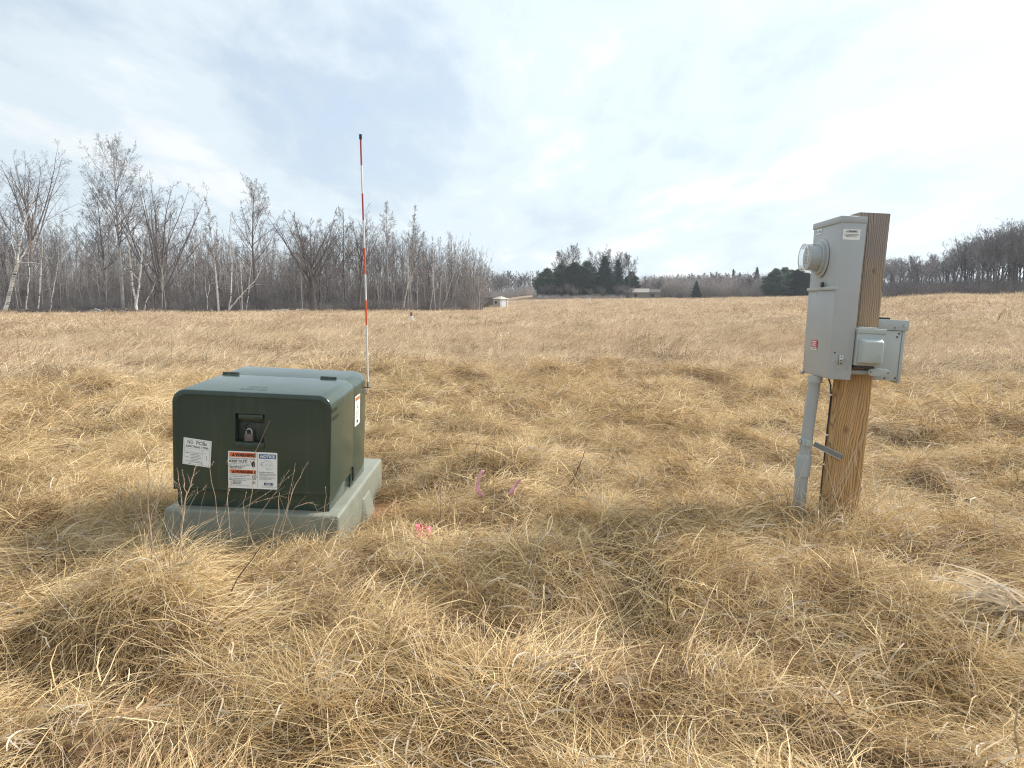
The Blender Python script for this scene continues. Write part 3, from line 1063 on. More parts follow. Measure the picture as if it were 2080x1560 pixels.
traced_tree('birch_tree', 'rightmost slim birch of the three beside the leaning pole', 'tree', 501, 79.2,
            [([(500, 632), (505, 600), (508, 560), (510, 525)], 0.055, 0.02, 0.5)], M_BIRCH, M_TWIGPALE, CT, 38)
traced_tree('birch_tree', 'white dead pole leaning far to the right over the grass edge', 'tree', 466, 78.2,
            [([(466, 629), (482, 608), (500, 590), (517, 572), (530, 545), (540, 518)], 0.09, 0.03, 0),
             ([(500, 588), (520, 578), (537, 576)], 0.03, 0.012, 0), ([(540, 518), (532, 517), (527, 518)], 0.03, 0.015, 0)],
            M_BIRCH, M_TWIGPALE, CT, 39)
traced_tree('birch_tree', 'small forked white stem left of the straight birch', 'tree', 420, 79,
            [([(421, 629), (421, 605), (426, 580), (424, 572)], 0.05, 0.02, 0), ([(421, 607), (417, 585), (416, 560)], 0.035, 0.015, 0),
             ([(426, 578), (434, 574), (439, 574)], 0.025, 0.012, 0)], M_BIRCH, M_TWIGPALE, CT, 40)
traced_tree('birch_tree', 'small white stem leaning right beside the broom shaped tree', 'tree', 293, 78.2,
            [([(293, 629), (298, 610), (308, 592), (318, 572)], 0.05, 0.02, 0.5)], M_BIRCH, M_TWIGPALE, CT, 41)
traced_tree('poplar_tree', 'pale stem curving right from the foot of the dark tree, grove right part', 'tree', 822, 84,
            [([(820, 624), (826, 590), (832, 560), (846, 545), (858, 530)], 0.09, 0.03, 0.3),
             ([(826, 590), (829, 550), (830, 510)], 0.06, 0.02, 0.3)], M_BARKPALE, M_TWIGPALE, CT, 42)

# leaning pale stems near the right end of the left wood
lean_lab = 'slim pale stem leaning right in the row before the shed'
for i, (bx, tx, ty) in enumerate([(899, 925, 545), (913, 938, 540), (925, 946, 548), (937, 955, 550), (946, 963, 545), (957, 970, 558), (886, 905, 535), (964, 974, 560)]):
    traced_tree('poplar_tree', lean_lab, 'tree', bx, 88 + i * 0.9,
                [([(bx, 624), (bx + (tx - bx) * .35, 600), (tx, ty), (tx + 6, ty - 45)], 0.06, 0.015, 0.45)], M_BARKPALE, M_TWIGPALE, CT, 50 + i, group='leaning pale stems at the wood edge')

# --- the trees that fill the left wood
env = [(-260, 330), (-60, 400), (0, 380), (60, 400), (150, 430), (200, 400), (300, 440), (340, 430), (430, 440), (470, 450), (560, 470), (590, 490), (620, 455), (720, 440),
       (800, 440), (870, 455), (930, 490), (980, 515), (1003, 555)]
ex = [e[0] for e in env]; ey = [e[1] for e in env]
kinds = ['plain_a', 'plain_b', 'plain_c', 'pale_a', 'pale_b', 'plain_a', 'plain_c']
fill_label = {'plain': 'one of the many bare grey trees crowded in the left wood', 'pale': 'one of the slender pale trees crowded in the left wood'}
for i in range(140):
    px = -230 + (985 + 230) * (i + rg.random()) / 140
    Y = 82 + rg.random() ** 1.2 * 32 + max(0, px - 500) * 0.022
    if px > 985: Y = 100 + rg.random() * 8
    top = np.interp(px, ex, ey) + rg.random() * 75
    if px > 560 and px < 1000: top = np.interp(px, ex, ey) + rg.random() * 40
    k = rg.choice(kinds + (['pale_a', 'pale_b', 'pale_a'] if px > 720 else []))
    X = at(px, Y)
    h = ztop(px, top, Y) - h1(X, Y)
    s = h / TREE_H[k]
    w_ = rg.uniform(0.75, 1.05)
    fam = k.split('_')[0]
    place_tree(k, 'bare_tree' if fam == 'plain' else 'poplar_tree', fill_label[fam], 'tree', X, Y, (s * w_, s * w_, s), rg.random() * 6.28,
               'bare trees of the left wood' if fam == 'plain' else 'pale trees of the left wood', tilt=rg.uniform(-0.03, 0.07))

# --- farther wood behind the shed
for i in range(9):
    px = 984 + 24 * (i + rg.random()) / 9
    Y = 126 + rg.random() * 14
    X = at(px, Y); k = rg.choice(['plain_a', 'pale_a', 'plain_b']); s = (ztop(px, 528 + 3.0 * i + rg.random() * 10, Y) - h1(X, Y)) / TREE_H[k]
    place_tree(k, 'bare_tree', 'one of the lower trees where the left wood tapers off behind the shed', 'tree', X, Y, (s, s, s), rg.random() * 6.28, 'tapering end of the left wood')
for i in range(26):
    px = 1000 + 100 * (i + rg.random()) / 26
    Y = 215 + rg.random() * 30
    X = at(px, Y); h = ztop(px, 548 + rg.random() * 18, Y) - h1(X, Y)
    k = rg.choice(['far_a', 'far_b', 'far_c'])
    s = h / TREE_H[k]
    place_tree(k, 'bare_tree', 'one of the small far bare trees on the rise behind the shed', 'tree', X, Y, (s, s, s), rg.random() * 6.28, 'far bare trees behind the shed')


# --- evergreens
def conifer(seed, H, rad, shape, mat, key, f0=0.05, leaf=0.34, nb=26, clumpy=False):
    rng = random.Random(seed)
    T = TreeMesh(); T.rmin = 0.03
    T.tube([Vector((0, 0, -0.2)), Vector((0.05, 0, H * 0.5)), Vector((0, 0, H))], H * 0.018, 0.03, 6, False)
    v, f = T.cv, T.cf
    for w in range(nb):
        u = (w + rng.random() * 0.7) / nb
        z = H * (f0 + (1 - f0) * u)
        ln0 = rad * shape(u)
        for k in range(rng.randint(5, 8)):
            az_ = rng.random() * 6.28
            ln = ln0 * rng.uniform(0.65, 1.15)
            d = Vector((math.cos(az_), math.sin(az_), rng.uniform(-0.12, 0.35 if clumpy else 0.12)))
            p0 = Vector((0, 0, z)); p1 = p0 + d * ln
            T.tube([p0, p1], 0.05, 0.02, 3, False)
            nn = max(4, int(ln * (34 if clumpy else 30)))
            for q in range(nn):
                t_ = rng.random() ** (0.5 if clumpy else 0.75)
                c_ = p0.lerp(p1, t_)
                sp = (0.42 if clumpy else 0.16 + 0.16 * (1 - t_)) * (1 if clumpy else ln0 / rad + 0.4)
                c_ = c_ + Vector((rng.gauss(0, sp), rng.gauss(0, sp), rng.gauss(0, sp * 0.6)))
                a_ = Vector((rng.gauss(0, 1), rng.gauss(0, 1), rng.gauss(0.3, 0.6))).normalized()
                b_ = a_.orthogonal().normalized()
                s_ = leaf * rng.uniform(0.5, 1.2)
                o = len(v)
                v.extend([c_ - b_ * s_ * 0.22, c_ + b_ * s_ * 0.22, c_ + a_ * s_])
                f.append((o, o + 1, o + 2))
    a = mesh_from(key + '_trunk_mesh', T.tv, T.tf, M_BARKDARK)
    c = mesh_from(key + '_needles_mesh', v, f, mat)
    TREE_OBJS[key] = (a, c)


conifer(70, 12, 5.2, lambda u: (0.55 + 0.45 * math.sin(min(1, u * 1.25) * math.pi)) * (1 - u ** 4) + 0.06, M_NEEDLE, 'pine_a', 0.03, 0.62, 34, True)
conifer(71, 12, 4.6, lambda u: (0.8 * (1 - u) ** 0.5 + 0.25) * (1 - u ** 6) + 0.05, M_NEEDLE, 'pine_b', 0.04, 0.62, 34, True)
conifer(72, 12, 3.4, lambda u: (1 - u) ** 0.8 + 0.04, M_NEEDLE2, 'spruce_a', 0.03, 0.55, 44)
conifer(73, 12, 2.5, lambda u: (1 - u) ** 0.9 + 0.05, M_NEEDLE2, 'spruce_b', 0.03, 0.55, 44)


def ever(key, px, Y, pytop, name, label, wide=1.0, group=None):
    X = at(px, Y); h = ztop(px, pytop, Y) - h1(X, Y); s = h / 12.1
    o = place_tree(key, name, label, 'tree', X, Y, (s * wide, s * wide, s), rg.random() * 6.28, group)
    return o


ever('pine_a', 1112, 178, 545, 'pine_tree', 'leftmost bushy dark pine of the central clump', 1.1)
ever('pine_b', 1140, 182, 535, 'pine_tree', 'second dark pine from the left in the central clump', 1.05)
ever('pine_a', 1166, 176, 533, 'pine_tree', 'rounded dark pine below the tall bare crown of the central clump', 1.2)
ever('pine_b', 1192, 180, 530, 'pine_tree', 'dark pine at the gap left of the spires in the central clump', 1.0)
ever('spruce_a', 1228, 176, 520, 'spruce_tree', 'taller of the two pointed dark spruces in the central clump', 1.2)
ever('spruce_b', 1254, 178, 527, 'spruce_tree', 'pointed dark spruce right of the tallest one in the central clump', 1.35)
ever('pine_b', 1282, 180, 552, 'pine_tree', 'low dark pine at the right end of the central clump', 0.9)
ever('pine_a', 1343, 214, 562, 'pine_tree', 'lone round topped pine behind the long white roof', 0.95)
ever('pine_b', 1367, 222, 570, 'pine_tree', 'small pine top just right of the round topped pine', 0.8)
ever('spruce_a', 1414, 168, 570, 'spruce_tree', 'lone blue green spruce in front of the grey thicket', 1.15)
ever('spruce_b', 1488, 250, 546, 'spruce_tree', 'small far spire rising above the grey thicket', 0.7)
ever('spruce_a', 1536, 245, 542, 'spruce_tree', 'larger far spire above the thicket left of the pine group', 0.75)
for i, (px, py) in enumerate([(1575, 545), (1592, 543), (1608, 548), (1622, 546), (1638, 554)]):
    ever(['pine_a', 'pine_b'][i % 2], px, 168 + 3 * (i % 3), py,
         'pine_tree', ['leftmost pine of the group beside the electric meter', 'tallest pine of the group left of the meter', 'middle pine of the group left of the meter',
                       'fourth pine of the group, nearly behind the meter box', 'last pine of the group, half hidden by the meter box'][i], 1.15)

put('far_crown', 18.2, 1160, 184, 493, 'ash_tree', 'tall bare crown rising behind the central pines', 'tree', 0.9, wide=0.95)
put('far_crown', 14.8, 1140, 188, 506, 'maple_tree', 'bare crown left behind the central pines', 'tree', 2.1)
put('far_a', 12.2, 1222, 184, 499, 'bare_tree', 'bare crown rising behind the tallest central spruce', 'tree', 0.3)
put('far_a', 12.2, 1256, 186, 506, 'bare_tree', 'bare crown behind the second central spruce', 'tree', 4.3)
put('far_crown', 11.0, 1278, 178, 512, 'oak_tree', 'bare spreading tree ending the central clump on its right', 'tree', 2.7, wide=0.9)
for i in range(16):
    px = 1100 + 200 * (i + rg.random()) / 16
    Y = 168 + rg.random() * 8
    X = at(px, Y); s = (ztop(px, 572 + rg.random() * 15, Y) - h1(X, Y)) / 12.2
    place_tree('far_a', 'bare_tree', 'one of the small grey trees at the foot of the central pines', 'tree', X, Y, (s * 1.2, s * 1.2, s), rg.random() * 6.28, 'small trees before the central pines')

# --- grey trees right of the centre
for i in range(64):
    px = 1310 + 320 * (i + rg.random()) / 64
    Y = 170 + rg.random() * 60
    top = 558 - 8 * math.sin((px - 1310) / 320 * 3.0) + rg.random() * 10
    X = at(px, Y); k = rg.choice(['far_a', 'far_b', 'far_c', 'far_c']); s = (ztop(px, top, Y) - h1(X, Y)) / TREE_H[k]
    place_tree(k, 'bare_tree', 'one of the far hazy grey trees in the low wood right of centre', 'tree', X, Y, (s * 1.2, s * 1.2, s), rg.random() * 6.28, 'far grey trees right of centre')

# --- right wood
env2 = [(1780, 522), (1840, 520), (1880, 508), (1920, 500), (1940, 488), (1965, 474), (1990, 480), (2015, 458), (2060, 445), (2110, 455), (2300, 430)]
ex2 = [e[0] for e in env2]; ey2 = [e[1] for e in env2]
put('plain_c', 12.2, 1962, 92, 470, 'bare_tree', 'bare tree standing above its neighbours in the middle of the right wood', 'tree', 1.0)
put('wide_ash', 18.2, 2022, 90, 450, 'ash_tree', 'tall bare tree with open crown near the right edge', 'tree', 1.0)
put('wide_ash', 18.2, 2062, 92, 440, 'ash_tree', 'tallest bare tree of the right wood at the photograph edge', 'tree', 3.3)
for i in range(125):
    px = 1700 + 560 * (i + rg.random()) / 125
    Y = 86 + rg.random() * 26
    top = np.interp(px, ex2, ey2) + rg.random() * 26 - 4
    X = at(px, Y); k = rg.choice(['right_a', 'right_b', 'right_a', 'plain_c']); s = (ztop(px, top, Y) - h1(X, Y)) / TREE_H[k]
    place_tree(k, 'bare_tree', 'one of the close set dark bare trees in the right wood', 'tree', X, Y, (s * 1.05, s * 1.05, s), rg.random() * 6.28, 'dark bare trees of the right wood')


# --- thickets nobody could count
def brush_protos(name, keys, mat=None):
    c = bpy.data.collections.new(name)
    for i, k in enumerate(keys):
        a, cme = TREE_OBJS[k]
        V = [v.co.copy() for v in a.vertices] + [v.co.copy() for v in cme.vertices]
        o_ = len(a.vertices)
        F = [tuple(p.vertices) for p in a.polygons] + [tuple(x + o_ for x in p.vertices) for p in cme.polygons]
        c.objects.link(bpy.data.objects.new('%s_%d' % (name, i), mesh_from(name, V, F, mat or M_BRUSH)))
    return c


BP = brush_protos('brush_plant', ['sapling_a', 'sapling_b', 'shrub_a', 'shrub_b'])
M_BRUSHPALE = bark_mat('pale_stem_bark', (0.46, 0.42, 0.385), 0.3)
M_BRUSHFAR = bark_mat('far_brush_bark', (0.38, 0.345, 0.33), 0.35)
BPP = brush_protos('pale_stem', ['sapling_c', 'sapling_c'], M_BRUSHPALE)
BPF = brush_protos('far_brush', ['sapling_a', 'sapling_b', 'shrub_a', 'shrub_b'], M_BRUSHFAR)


def thicket(name, label, spots, protos=None):
    A = np.array(spots)
    X, Y = A[:, 0], A[:, 1]
    n = len(X)
    rot = np.stack([rs.normal(0, .05, n), rs.normal(0.04, .06, n), rs.rand(n) * 6.28], -1)
    sc = A[:, 2]
    return scatter(name, protos or BP, X, Y, hgt(X, Y) - 0.1, rot, np.stack([sc, sc, sc * U(n, 0.8, 1.2)], -1), A[:, 3].astype(int), label)


sp = []
for i in range(3000):
    px = -300 + 1282 * rg.random()
    Y = 81 + rg.random() ** 1.3 * 32 + max(0, px - 500) * 0.02
    k = rg.choices([0, 1, 2, 3], [8, 6, 2, 1])[0]
    sp.append((at(px, Y), Y, rg.uniform(0.7, 1.45) * (1.0 if k < 2 else 0.9), k))
for i in range(500):
    px = -300 + 1275 * rg.random()
    Y = 79.3 + rg.random() * 2.5 + max(0, px - 500) * 0.02
    sp.append((at(px, Y), Y, rg.uniform(0.25, 0.5), rg.choice([2, 3])))
thicket('wood_thicket', 'dense brown undergrowth of saplings filling the left wood', sp)
sp = []
for i in range(420):
    px = -300 + 1280 * rg.random(); Y = 79.5 + rg.random() * 9 + max(0, px - 500) * 0.02
    sp.append((at(px, Y), Y, rg.uniform(0.35, 1.0), rg.choice([0, 1])))
thicket('pale_thicket', 'thin pale upright stems standing in front of the brown undergrowth', sp, BPP)
sp = []
for i in range(2000):
    px = 1700 + 600 * rg.random(); Y = 84 + rg.random() * 28
    k = rg.choice([0, 1, 2, 3, 2, 3])
    sp.append((at(px, Y), Y, rg.uniform(0.45, 0.75) * (0.55 if k < 2 else 1), k))
BPR = brush_protos('dark_brush', ['sapling_a', 'sapling_b', 'shrub_a', 'shrub_b'], bark_mat('dark_brush_bark', (0.215, 0.195, 0.195), 0.4))
thicket('right_thicket', 'dense dark undergrowth under the right wood', sp, BPR)
sp = []
for i in range(3400):
    px = 995 + 660 * rg.random(); Y = (172 if px > 1300 else 212) + rg.random() * 50
    k = rg.choice([0, 1, 2, 3, 2, 3, 2])
    if 1085 < px < 1305:
        Y = 166 + rg.random() * 20; q = rg.uniform(0.15, 0.36); k = rg.choice([2, 3])
    elif px >= 1305:
        q = rg.uniform(0.6, 0.9) if k < 2 else rg.uniform(0.9, 1.55)
        if px > 1580: q *= 0.7
    else:
        q = rg.uniform(0.6, 0.9)
    if 1268 < px < 1345 and Y < 186: continue
    sp.append((at(px, Y), Y, q, k))
thicket('far_thicket', 'far hazy grey thicket of saplings behind the field', sp, BPF)

# ---------------------------------------------------------------- far things
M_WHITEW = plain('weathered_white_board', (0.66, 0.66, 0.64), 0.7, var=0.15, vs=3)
M_GREYW = plain('shaded_grey_board', (0.50, 0.52, 0.53), 0.7, var=0.12, vs=3)  # copy of the white board with the shade put into its colour
M_DARKWIN = plain('dark_window_glass', (0.03, 0.035, 0.04), 0.2)
M_ROOF = plain('pale_sheet_roof', (0.55, 0.52, 0.42), 0.6)
M_ROOFDARK = plain('dark_shingle', (0.10, 0.085, 0.08), 0.8)
M_WHITE = plain('white_paint', (0.80, 0.80, 0.78), 0.5, var=0.04)
M_RUST = plain('rusty_brown', (0.18, 0.09, 0.06), 0.8)
M_SILO = plain('galvanised_silo', (0.55, 0.60, 0.62), 0.45, var=0.1)

SX, SY = at(1016, 108), 108
shed = thing('shed', 'small white shack with a dark window beside the wood', 'shed', mw=Matrix.Translation((SX, SY, h1(SX, SY) - 0.25)) @ Matrix.Rotation(R(-52), 4, 'Z') @ Matrix.Scale(0.86, 4))
# local: +x = long wall to the left in the photograph, corner at origin nearest to the camera
b_ = MB()
W1, W2, HW = 2.15, 1.75, 1.85
MB().box(-W1, 0, 0, 0.08, 0, HW).obj('wall', M_GREYW, shed)
MB().box(-0.08, 0, 0.08, W2, 0, HW).obj('wall', M_WHITEW, shed)
MB().box(-W1, -W1 + 0.08, 0.08, W2, 0, HW).obj('wall', M_GREYW, shed)
MB().box(-W1 + .08, -.08, W2 - 0.08, W2, 0, HW).obj('wall', M_GREYW, shed)
rf = MB()
rf.v += [Vector(p) for p in ((-W1 - .15, -.15, HW + 0.002), (.15, -.15, HW + 0.002), (.15, W2 + .15, HW + 0.002), (-W1 - .15, W2 + .15, HW + 0.002), (-W1 * .62, W2 * .5, HW + .42), (-W1 * .35, W2 * .5, HW + .42))]
rf.f += [(0, 1, 5, 4), (1, 2, 5), (2, 3, 4, 5), (3, 0, 4), (0, 3, 2, 1)]
rf.obj('roof', M_ROOF, shed)
wn = MB().box(-W1 * .72, -W1 * .42, -0.02, 0.03, 0.95, 1.45).obj('window', M_WHITEW, shed)
MB().box(-W1 * .70, -W1 * .44, -0.03, -0.021, 0.99, 1.41).obj('pane', M_DARKWIN, wn)
MB().box(-0.02, 0.02, 0.35, 1.25, 0.1, 1.7).obj('door', M_WHITE, shed)
MB().box(0.021, 0.03, 1.27, 1.36, 0.45, 1.75).obj('door_gap_shade', M_DARKWIN, shed)  # dark slab on the wall stands in for shade inside the gap
MB().box(-W1 * .98, -W1 * .82, -0.02, -0.001, 0.2, 0.8).obj('board', M_GREYW, shed)

SX, SY = at(986, 116), 116
bl = thing('lean_to_shed', 'low brown lean-to half hidden in the trees beside the white shack', 'shed', mw=Matrix.Translation((SX, SY, h1(SX, SY) - 0.2)) @ Matrix.Rotation(R(-20), 4, 'Z'))
MB().box(-1.5, 1.5, 0, 2.5, 0, 1.7).obj('wall', plain('brown_board', (0.20, 0.16, 0.13), 0.8), bl)
rf = MB(); rf.v += [Vector(p) for p in ((-1.7, -.2, 1.6), (1.7, -.2, 1.6), (1.7, 2.7, 2.5), (-1.7, 2.7, 2.5), (-1.7, -.2, 1.7), (1.7, -.2, 1.7), (1.7, 2.7, 2.6), (-1.7, 2.7, 2.6))]
rf.f += [(0, 3, 2, 1), (4, 5, 6, 7), (0, 1, 5, 4), (1, 2, 6, 5), (2, 3, 7, 6), (3, 0, 4, 7)]
rf.obj('roof', M_ROOFDARK, bl)

# farmhouse and silo in the centre
SX, SY = at(1296, 170), 170
fh = thing('farm_building', 'long low building with pale roof right of the pines', 'building', mw=Matrix.Translation((SX, SY, h1(SX, SY) - 0.1)) @ Matrix.Rotation(R(8), 4, 'Z'))
MB().box(-2.2, 5.4, 0, 5, 0, 1.55).obj('wall', plain('drab_green_wall', (0.20, 0.19, 0.17), 0.8), fh)
MB().box(-2.2, 2.6, -0.35, -0.02, 1.56, 2.45).obj('roof_panel', M_WHITE, fh)
MB().box(2.62, 5.4, -0.35, -0.02, 1.56, 2.3).obj('roof_panel', plain('grey_roof', (0.34, 0.35, 0.36), 0.7), fh)
MB().box(-2.2, 5.4, -0.019, 5, 1.56, 2.2).obj('roof', M_GREYW, fh)
MB().box(-1.0, -0.2, -0.03, -0.002, 0.5, 1.2).obj('window', M_DARKWIN, fh)
MB().box(3.0, 4.0, -0.03, -0.002, 0.5, 1.2).obj('window', M_DARKWIN, fh)
SX, SY = at(1299, 205), 205
si = thing('silo', 'pale domed farm silo standing behind the low white roof', 'silo', mw=Matrix.Translation((SX, SY, h1(SX, SY) - 0.3)))
MB().tube([(0, 0, 0), (0, 0, 4.1)], 1.15, 20).obj('barrel', M_SILO, si, smooth=True)
MB().tube([(0, 0, 4.102), (0, 0, 4.45), (0, 0, 4.75), (0, 0, 4.98), (0, 0, 5.1)], [1.18, 1.1, .85, .5, 0.08], 20).obj('dome', M_WHITEW, si, smooth=True)

# little utility markers out in the field
X_, Y_ = at(835, 52), 52.0
mk = thing('marker_post', 'short white post with a rusty brown top out in the left field', 'marker', mw=Matrix.Translation((X_, Y_, h1(X_, Y_) - 0.05)))
MB().box(-.11, .11, -.11, .11, 0, .55).obj('post', M_WHITE, mk, bevel=0.01)
MB().tube([(0, 0, .552), (0, 0, .78), (0, 0, .82)], [.085, .085, .05], 12).obj('cap', M_RUST, mk)
X_, Y_ = at(1198, 120), 120.0
mk = thing('marker_post', 'tiny white post standing before the central pine clump', 'marker', mw=Matrix.Translation((X_, Y_, h1(X_, Y_) - 0.05)))
MB().box(-.13, .13, -.13, .13, 0, .78).obj('post', M_WHITE, mk, bevel=0.01)
MB().box(-.16, .16, -.16, .16, .782, .84).obj('cap', M_WHITEW, mk, bevel=0.01)


def brush_pile(px, Y, wid, n, label, seed, pale=0.3):
    rng = random.Random(seed)
    X = at(px, Y)
    o = thing('log_pile', label, 'log pile', mw=Matrix.Translation((X, Y, h1(X, Y) - 0.03)))
    for i in range(n):
        x = rng.uniform(-wid, wid); z = 0.12 + 0.35 * rng.random() * (1 - abs(x) / wid * 0.8)
        a = rng.uniform(-0.25, 0.25); az_ = rng.gauss(0, 0.4); ln = rng.uniform(0.4, 1.1); r = rng.uniform(0.05, 0.13)
        d = Vector((math.cos(az_) * math.cos(a), math.sin(az_), math.sin(a) * 0.6)) * ln / 1
        y = rng.uniform(-.5, .5)
        c0 = Vector((x, y, z))
        MB().tube([c0 - d, c0 + d * .1, c0 + d], [r, r * .95, r * .8], 7).obj('log', M_BARKPALE if rng.random() < pale else M_BARKDARK, o)
    return o


brush_pile(60, 74.5, 1.1, 12, 'small dark heap of logs before the thin birches', 3, 0.1)
brush_pile(222, 76.5, 2.6, 22, 'long low heap of cut logs near the forked white birch', 4, 0.3)
brush_pile(128, 83, 2.2, 14, 'pale brush heap back at the edge of the thicket', 5, 0.6)
brush_pile(590, 78.5, 1.8, 12, 'brush heap of leaning poles left of the broad dark tree', 6, 0.4)

# ---------------------------------------------------------------- lettering
def text_polys(s, bold=0.0, shear=0.0):
    cu = bpy.data.curves.new('tmp', 'FONT')
    cu.body = s; cu.size = 1.0; cu.offset = bold; cu.shear = shear; cu.resolution_u = 2
    o = bpy.data.objects.new('tmp', cu)
    col.objects.link(o)
    dg = bpy.context.evaluated_depsgraph_get()
    dg.update()
    me = bpy.data.meshes.new_from_object(o.evaluated_get(dg))
    V = [v.co.copy() for v in me.vertices]; F = [tuple(p.vertices) for p in me.polygons]
    bpy.data.objects.remove(o); bpy.data.curves.remove(cu); bpy.data.meshes.remove(me)
    return V, F


class Print:
    """flat print on a sign: everything of one colour in one mesh; x right, y down from the top left corner, metres"""
    def __init__(s): s.v = []; s.f = []

    def text(s, t, x, y, h, w=None, bold=0.0, shear=0.0, center=False):
        V, F = text_polys(t, bold, shear)
        if not V: return s
        x0 = min(v.x for v in V); x1 = max(v.x for v in V)
        k = h / 0.70
        kx = k if w is None else w / max(1e-6, (x1 - x0))
        off = -(x1 - x0) * kx / 2 if center else 0
        b = len(s.v)
        s.v += [(x + off + (v.x - x0) * kx, -(y + h) + v.y * k) for v in V]
        s.f += [tuple(b + i for i in f) for f in F]
        return s

    def rect(s, x0, y0, x1, y1):
        b = len(s.v)
        s.v += [(x0, -y1), (x1, -y1), (x1, -y0), (x0, -y0)]; s.f.append((b, b + 1, b + 2, b + 3))
        return s

    def frame(s, x0, y0, x1, y1, t):
        s.rect(x0, y0, x1, y0 + t); s.rect(x0, y1 - t, x1, y1); s.rect(x0, y0 + t, x0 + t, y1 - t); s.rect(x1 - t, y0 + t, x1, y1 - t)
        return s

    def poly(s, pts):
        b = len(s.v); s.v += [(p[0], -p[1]) for p in pts]; s.f.append(tuple(range(b, b + len(pts))))
        return s

    def line(s, pts, w):
        for (x0, y0), (x1, y1) in zip(pts[:-1], pts[1:]):
            dx, dy = x1 - x0, y1 - y0; l_ = math.hypot(dx, dy) or 1
            nx, ny = -dy / l_ * w / 2, dx / l_ * w / 2
            s.poly([(x0 - nx, y0 - ny), (x1 - nx, y1 - ny), (x1 + nx, y1 + ny), (x0 + nx, y0 + ny)])
        return s

    def ring(s, cx, cy, r, w, n=20):
        P = [(cx + r * math.cos(6.2832 * i / n), cy + r * math.sin(6.2832 * i / n)) for i in range(n + 1)]
        return s.line(P, w)

    def obj(s, name, mat, parent, M, lift):
        V = [M @ Vector((v[0], v[1], lift)) for v in s.v]
        return link(name, mesh_from(name, V, s.f, mat), parent)


def plane_matrix(origin, xdir, ydir):
    x = Vector(xdir).normalized(); y = Vector(ydir).normalized(); z = x.cross(y)
    return Matrix(((x.x, y.x, z.x, origin[0]), (x.y, y.y, z.y, origin[1]), (x.z, y.z, z.z, origin[2]), (0, 0, 0, 1)))


def plate(name, w, h, mat, parent, M, th=0.0016, r=0.004):
    pts = []
    for cx, cy, a0 in ((w - r, -r, 0), (r, -r, 90), (r, -h + r, 180), (w - r, -h + r, 270)):
        for k in range(4):
            a = R(a0 + 30 * k); pts.append((cx + r * math.cos(a), cy + r * math.sin(a)))
    mb = MB().prism(pts, lambda p, s_: M @ Vector((p[0], p[1], 0.0004 + th * s_)))
    return mb.obj(name, mat, parent)


M_SIGN = plain('white_sign_vinyl', (0.84, 0.85, 0.82), 0.4, var=0.03)
M_BLACK = plain('black_print', (0.018, 0.018, 0.02), 0.5, var=0.05)
M_GREYPRINT = plain('grey_print', (0.10, 0.105, 0.11), 0.5, var=0.05)
M_ORANGE = plain('warning_orange', (0.72, 0.155, 0.04), 0.45, var=0.04)
M_BLUE = plain('notice_blue', (0.02, 0.13, 0.34), 0.45, var=0.04)
M_NAVY = plain('logo_indigo', (0.05, 0.045, 0.16), 0.45, var=0.04)
M_WPRINT = plain('white_print', (0.82, 0.82, 0.80), 0.4, var=0.03)
M_TEAL = plain('sketch_blue', (0.06, 0.15, 0.25), 0.5, var=0.04)


def paint(name, c, rough, wear=0.06, dust=0.12, coat=0.0):
    """powder coat with faint dirt and a little orange peel"""
    m, t, b = new_mat(name)
    tcn = N(t, 'ShaderNodeTexCoord')
    n = N(t, 'ShaderNodeTexNoise', i_Scale=3.5, i_Detail=6.0, i_Roughness=0.65)
    L(t, tcn.outputs['Object'], n.inputs[0])
    mpn = N(t, 'ShaderNodeMapping'); mpn.inputs['Scale'].default_value = (26, 26, 1.6)
    L(t, tcn.outputs['Object'], mpn.inputs[0])
    st = N(t, 'ShaderNodeTexNoise', i_Scale=1.0, i_Detail=3.0)
    L(t, mpn.outputs[0], st.inputs[0])
    k = ramp(t, n.outputs[0], [(0.35, tuple(x * (1 - wear) for x in c)), (0.7, tuple(x * (1 + wear) for x in c))])
    d = math_node(t, 'MULTIPLY', ramp(t, st.outputs[0], [(0.52, 0.0), (0.75, 1.0)]), dust)
    k = mix(t, d, k, (0.34, 0.33, 0.27))
    L(t, k, b.inputs['Base Color'])
    rr = ramp(t, n.outputs[0], [(0.3, rough * 0.85), (0.7, min(1, rough * 1.2))])
    L(t, rr, b.inputs['Roughness'])
    b.inputs['Coat Weight'].default_value = coat; b.inputs['Coat Roughness'].default_value = 0.16; b.inputs['Coat IOR'].default_value = 1.5
    pe = N(t, 'ShaderNodeTexNoise', i_Scale=260.0, i_Detail=2.0)
    L(t, tcn.outputs['Object'], pe.inputs[0])
    bp = N(t, 'ShaderNodeBump', i_Strength=0.06, i_Distance=0.0006)
    L(t, pe.outputs[0], bp.inputs['Height']); L(t, bp.outputs[0], b.inputs['Normal'])
    return m


M_GREEN = paint('green_enamel', (0.033, 0.056, 0.042), 0.34, dust=0.045, coat=0.85)
M_GREEN.node_tree.nodes['Principled BSDF'].inputs['Specular IOR Level'].default_value = 0.15
M_GREENPOCKET = paint('green_enamel_pocket', (0.035, 0.050, 0.038), 0.4)
M_PAD = paint('grey_green_fibreglass', (0.200, 0.210, 0.168), 0.45, 0.12, 0.25)
M_STEEL = plain('bare_steel', (0.55, 0.55, 0.54), 0.35, 1.0, var=0.15)
M_DARKSTEEL = plain('dark_steel', (0.10, 0.10, 0.10), 0.45, 0.7)
M_BLACKP = plain('black_bracket', (0.02, 0.02, 0.022), 0.5)
M_LOCK = plain('padlock_body', (0.17, 0.14, 0.14), 0.5, 0.4)

